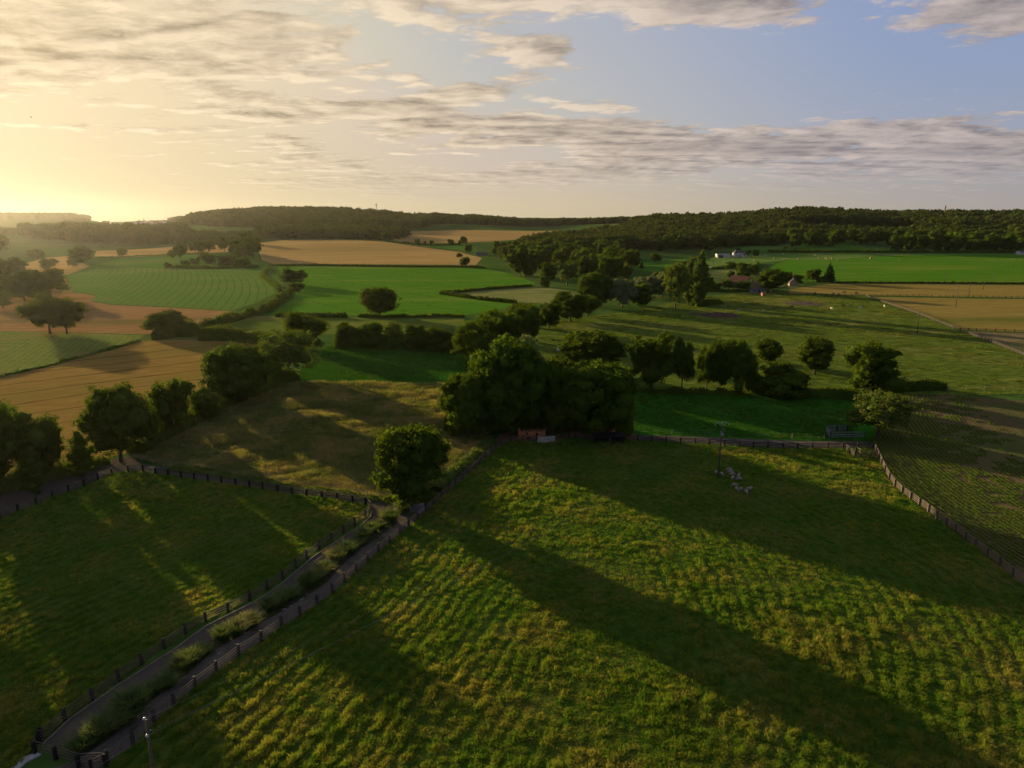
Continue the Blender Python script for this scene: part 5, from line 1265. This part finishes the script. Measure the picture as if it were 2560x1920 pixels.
# ---------------------------------------------------------------- bales, stones, border plants
def build_small():
    b = MB(); n = 14
    b.tube([(0, -.62, .62), (0, -.55, .62), (0, .55, .62), (0, .62, .62)], [.56, .63, .63, .56], n); bm = b.mesh('hay_bale', MAT['bale_'], True); wm = b.mesh('wrapped_bale', MAT['wrap'], True)
    for x, y, k in ((1783, 655, 0), (1812, 657, 0), (1834, 650, 0), (1886, 653, 0), (1863, 648, 0), (1778, 670, 1), (1803, 670, 1), (1879, 643, 0), (1899, 640, 1), (1915, 641, 1), (1935, 648, 0), (1962, 650, 0), (1958, 636, 1),
                    (2039, 639, 0), (2047, 646, 0), (2064, 647, 0), (2068, 649, 0), (2080, 648, 0), (2094, 652, 0), (1996, 649, 0), (2252, 653, 0)):
        p = G(x, y); s = 1.25
        o = link('wrapped_bale' if k else 'hay_bale', wm if k else bm, None, p, (0, 0, (x*.37) % 3), (s*1.2, s, s))
        lab = 'pale wrapped bale at the edge of the bale field' if k else ('straw bale in the group on the bright meadow' if x > 2030 else 'straw bale lying in the bale field')
        if x == 2252: lab = 'dark bale alone far right on the bright meadow'
        tag(o, lab, 'bale', 'round bales on the far green fields')
    for dx, z, lab in ((-1, 0, 'left bottom bale of the small bale stack'), (1, 0, 'right bottom bale of the small bale stack'), (0, 1.35, 'top bale of the small bale stack')):
        p = G(2177, 648); o = link('hay_bale', bm, None, p+Vector((dx*.85, 0, z)), (0, 0, 0), (1.25, 1.25, 1.25)); tag(o, lab, 'bale', 'round bales on the far green fields')
    rng = np.random.RandomState(4)
    def mound(name, label, px, py, w, hgt, dpt, mat, seed):
        p = G(px, py); b = MB(); V = []; F = []; n = 26
        for j in range(n+1):
            for i in range(n+1):
                u, v = i/n*2-1, j/n*2-1; r = math.sqrt(u*u+v*v); e = max(0, 1-r**2.2)
                z = hgt*(e**.8)*(.45+.75*float(vnoise(u*w, v*dpt+seed*13, 2.2))) - .06 + .2*e*float(vnoise(u*w, v*dpt, .8))
                V.append((u*w/2, v*dpt/2, z))
        for j in range(n):
            for i in range(n):
                if ((i+.5)/n*2-1)**2+((j+.5)/n*2-1)**2 < 1.02: k = j*(n+1)+i; F.append((k, k+1, k+n+2, k+n+1))
        o = b.add(V, F) or b.obj(name, MAT[mat], None, loc=p); tag(o, label, 'heap')
    s = depth(G(1800, 790))/FPX
    mound('dung_heap', 'brown dung heap in the shaded part of the cow pasture', 1800, 789, 100*s, 1.5, 18, 'dung', 1)
    mound('earth_patch', 'flat patch of bare brown earth near the diagonal fence', 2012, 759, 100*depth(G(2012, 759))/FPX, .4, 26, 'dung', 2)
    mound('earth_patch', 'low dark soil spread beside the dung heap', 1745, 785, 60*s, .25, 10, 'dung', 3)
    # stones along the planted strip
    st = []
    for i in range(3):
        v, f = ICO1; q = v*(1+.22*rng.normal(size=(len(v), 1)))*np.array([.26, .2, .15]); st.append(mesh('rock', q, f, MAT['stone']))
    ml = [G(*q) for q in MED_L]; k = 0
    for a, c in zip(ml[2:-1], ml[3:]):
        L = (c-a).length; m = int(L/1.1)
        for i in range(m):
            q = a.lerp(c, (i+rng.rand()*.6)/m) + Vector((.1+.3*rng.rand(), -.05, .04)); s = .6+.7*rng.rand()
            if q.y > 112: continue
            o = link('rock', st[k % 3], None, q, (0, 0, rng.rand()*6), (s, s, s)); k += 1
            tag(o, 'rough stone in the row edging the planted strip', 'rock', 'stones edging the planted strip')
    for x, y, s in ((548, 1634, 1.2), (710, 1525, 1.5), (728, 1517, 1.3), (755, 1499, 1.5), (905, 1372, 1.1), (345, 1792, 1.4)):
        tag(link('rock', st[k % 3], None, G(x, y), (0, 0, x), (s, s, s)), 'pale stone on the path side of the planted strip', 'rock', 'stones on the path side'); k += 1
    # border clumps
    pm = [tuft('foliage', 40+i, 620, .95, .42, .80, .026, MAT['plantA']) for i in range(3)]
    clumps = [(1007, 1279, 44, 'dark bushy clump against the concrete edging'), (973, 1306, 42, 'pale flowering clump at the top of the planted strip'), (952, 1318, 34, 'clump below the pale flowering one at the top'), (929, 1330, 36, 'third clump from the top of the planted strip'),
        (909, 1347, 36, 'fourth clump from the top of the planted strip'), (894, 1360, 38, 'dark leafy clump before the upper gap'), (868, 1385, 46, 'tall straw-tipped clump in the upper strip'), (843, 1404, 40, 'green clump left of the straw-tipped one'),
        (815, 1428, 48, 'big fountain clump in the middle of the strip'), (792, 1448, 40, 'clump below the big fountain one'), (770, 1466, 48, 'broad clump at the middle of the strip'), (727, 1494, 46, 'broad arching clump above the pale stones'),
        (703, 1510, 42, 'arching clump beside the pale stones'), (678, 1524, 44, 'last clump before the bare middle gap'), (620, 1562, 56, 'flowering clump below the middle gap'), (590, 1584, 48, 'spiky clump with pinkish heads'), (556, 1600, 42, 'small spiky clump beside the pinkish one'),
        (508, 1634, 44, 'yellow-green clump in the lower strip'), (476, 1656, 52, 'low spreading clump in the lower strip'), (450, 1676, 46, 'dark low clump in the lower strip'), (414, 1716, 56, 'round grassy clump in the lower strip'), (388, 1734, 40, 'thin clump below the round grassy one'),
        (336, 1776, 74, 'largest pale fountain clump near the bottom of the strip'), (316, 1800, 64, 'dark clump under the largest fountain clump'), (272, 1826, 70, 'feathery clump near the lane gate'), (245, 1848, 62, 'wide clump near the lane gate'), (205, 1872, 60, 'last dark clump at the lane gate end')]
    for i, (x, y, w, lab) in enumerate(clumps):
        p = G(x, y); W_ = w*depth(p)/FPX; o = empty('border_plant', p, i*1.3, lab, 'plant', 'clumps of the planted strip', (W_*.70, W_*.70, W_*.64*(1+.25*math.sin(i*2.1))))
        link('foliage', pm[i % 3], o)

# ---------------------------------------------------------------- grass
def build_grass():
    rng = np.random.RandomState(9)
    A = [spare('tuft_a', tuft('tuft_a', i, 26, .42, .26, .55, .016, MAT['grassA'])) for i in range(5)]
    M = [spare('tuft_m', tuft('tuft_m', 20+i, 26, .75, .30, .50, .016, MAT['grassM'])) for i in range(4)]
    Gs = [spare('tuft_g', tuft('tuft_g', 30+i, 22, .26, .30, .6, .02, MAT['grassG'])) for i in range(3)]
    Pg = [spare('tuft_p', tuft('tuft_p', 70+i, 24, .36, .28, .6, .018, MAT['grassP'])) for i in range(3)]
    def field(name, polys, px0, px1, d0, d1, k, var, base, label, row=None, hm=(.55, 1.25), keep=1.0, pn=3.0, holes=()):
        px = np.arange(px0, px1, k*FC); ld = np.arange(math.log(d0), math.log(d1), k)
        PX, LD = np.meshgrid(px, ld); PX = PX.ravel()+rng.uniform(-.5, .5, PX.size)*k*FC; D = np.exp(LD.ravel()+rng.uniform(-.5, .5, LD.size)*k)
        X = (PX-1280)/FC*D
        ok = np.zeros(len(X), bool)
        for q in polys: ok |= inpoly(X, D, q)
        for q in holes: ok &= ~inpoly(X, D, q)
        X, D = X[ok], D[ok]
        nz = vnoise(X, D, pn)*.45+vnoise(X*.8+D*.3, D*.8-X*.3, pn*.3, 1)*.55; nz = np.clip((nz-.22)/.56, 0, 1)**1.3
        hs = (hm[0]+(hm[1]-hm[0])*nz)*(.62+.62*vnoise(X, D, 9, 6)*vnoise(X, D, 24, 7)*1.7)
        kp = rng.rand(len(X)) < keep
        if row:
            th, sp, gap = row
            c = sstep(X, 4, 20); p = (1-c)*(X*math.cos(th)-D*math.sin(th)) + c*(X*.9+.009*(D-92)**2) + vnoise(X, D, 9, 2)*1.1 + vnoise(X, D, 3.0, 8)*.85
            f = np.abs((p/sp) % 1-.5)*2
            cut = (f < gap*(.55+.9*vnoise(X, D, 9, 3))) & (vnoise(X, D, 14, 5) > .22)
            hs = np.where(cut, hs*.22, hs*(.7+.45*f)); kp &= ~(cut & (rng.rand(len(X)) < .55))
        X, D, hs = X[kp], D[kp], hs[kp]; n = len(X)
        sc = base*np.exp(rng.normal(size=n)*.26)*np.maximum(1, D*k/.38)
        scatter(name, np.column_stack([X, D, land(X, D)]), rng.normal(size=n)*.9-.6, sc, rng.randint(0, len(var), n), var, label, hs*base*(1+.35*np.maximum(0, D*k/.38-1)))
        print(name, n)
    rp, lp = FPOLY['right_pasture'], FPOLY['left_pasture']
    th = math.radians(20)
    field('tussock_grass', [rp], -600, 3700, 33, 190, .0043, A, .98, 'tussocky grass of the foreground pasture', (th, 1.75, .31), (.26, 1.4), 1.0, 1.4)
    field('tussock_grass', [lp], -1900, 960, 36, 170, .0045, A, .98, 'tussocky grass of the left pasture', (math.radians(32), 1.7, .26), (.24, 1.35), 1.0, 1.4)
    field('long_grass', [FPOLY['rough_meadow']], 300, 1240, 120, 230, .0042, M, 1.0, 'long straw-coloured grass of the rough meadow', None, (.45, 1.25), 1.0, 6.0)
    field('short_grass', [FPOLY['centre_green'], FPOLY['small_green']], 700, 2200, 150, 300, .0055, Gs, .9, 'short lush grass of the shaded paddocks')
    field('pasture_tufts', [FPOLY['cow_pasture']], 1330, 2900, 180, 480, .0062, Pg, .75, 'grazed tufts scattered over the cow pasture', None, (.3, 1.1), .42, 5.0)
    field('verge_grass', [FPOLY['median']], 180, 1010, 56, 125, .006, A, .8, 'weeds between the clumps of the planted strip', None, (.3, .65), .32)
    # rows of seedlings
    pts = []
    for p in np.arange(66, 110, .97):
        d = np.arange(95, 212, .26); d = d + rng.uniform(-.13, .13) + rng.normal(size=len(d))*.09; x = p + .062*(d-121)+.0032*(d-121)**2; pts.append(np.column_stack([x+rng.normal(size=len(x))*.06, d]))
    q = np.concatenate(pts); ok = inpoly(q[:, 0], q[:, 1], FPOLY['ploughed_field'])
    edge = q[:, 0]-(.062*(q[:, 1]-121)+.0032*(q[:, 1]-121)**2)
    ok &= vnoise(q[:, 0], q[:, 1], 2.2, 4) < np.clip(1.25-(edge-66)/46, .3, .93); q = q[ok]; n = len(q)
    S = [spare('seedling', tuft('seedling', 60+i, 14, .30, .11, .7, .030, MAT['seed'])) for i in range(3)]
    scatter('seedling_rows', np.column_stack([q, np.zeros(n)]), rng.rand(n)*6.28, .8+.5*rng.rand(n), rng.randint(0, 3, n), S, 'rows of green seedlings on the ploughed field')

def build_haze():
    m, g, out = newmat('haze_air'); v = g.node('ShaderNodeVolumePrincipled')
    v.inputs['Color'].default_value = (*HAZE['col'], 1); v.inputs['Density'].default_value = HAZE['den']; v.inputs['Anisotropy'].default_value = HAZE['g']
    g.nt.links.new(v.outputs[0], out.inputs['Volume'])
    b = MB().box((0, 1250, (HAZE['top']-12)/2), (6700, 4900, HAZE['top']+12))
    o = b.obj('haze', m); tag(o, 'thin golden evening haze over the farmland', 'haze', None, 'stuff')
HAZE = dict(col=(1, .93, .82), den=1.1e-5, g=.78, top=118)
SC.view_settings.view_transform = 'Standard'; SC.view_settings.look = 'None'
SC.view_settings.exposure = EXPO; SC.view_settings.gamma = 1
SC.render.engine = 'CYCLES'
cy = SC.cycles
cy.use_denoising = True; cy.max_bounces = 5; cy.diffuse_bounces = 2; cy.glossy_bounces = 1; cy.transmission_bounces = 2
cy.volume_bounces = 0; cy.transparent_max_bounces = 6; cy.caustics_reflective = False; cy.caustics_refractive = False
cy.sample_clamp_indirect = 4; SC.render.filter_size = 1.1; cy.denoising_prefilter = 'ACCURATE'
build_world(); build_camera(); build_sun()
build_materials(); build_ground(); build_library(); build_trees(); build_hedges()
build_fences(); build_poles(); build_buildings(); build_animals(); build_small(); build_grass(); build_haze()
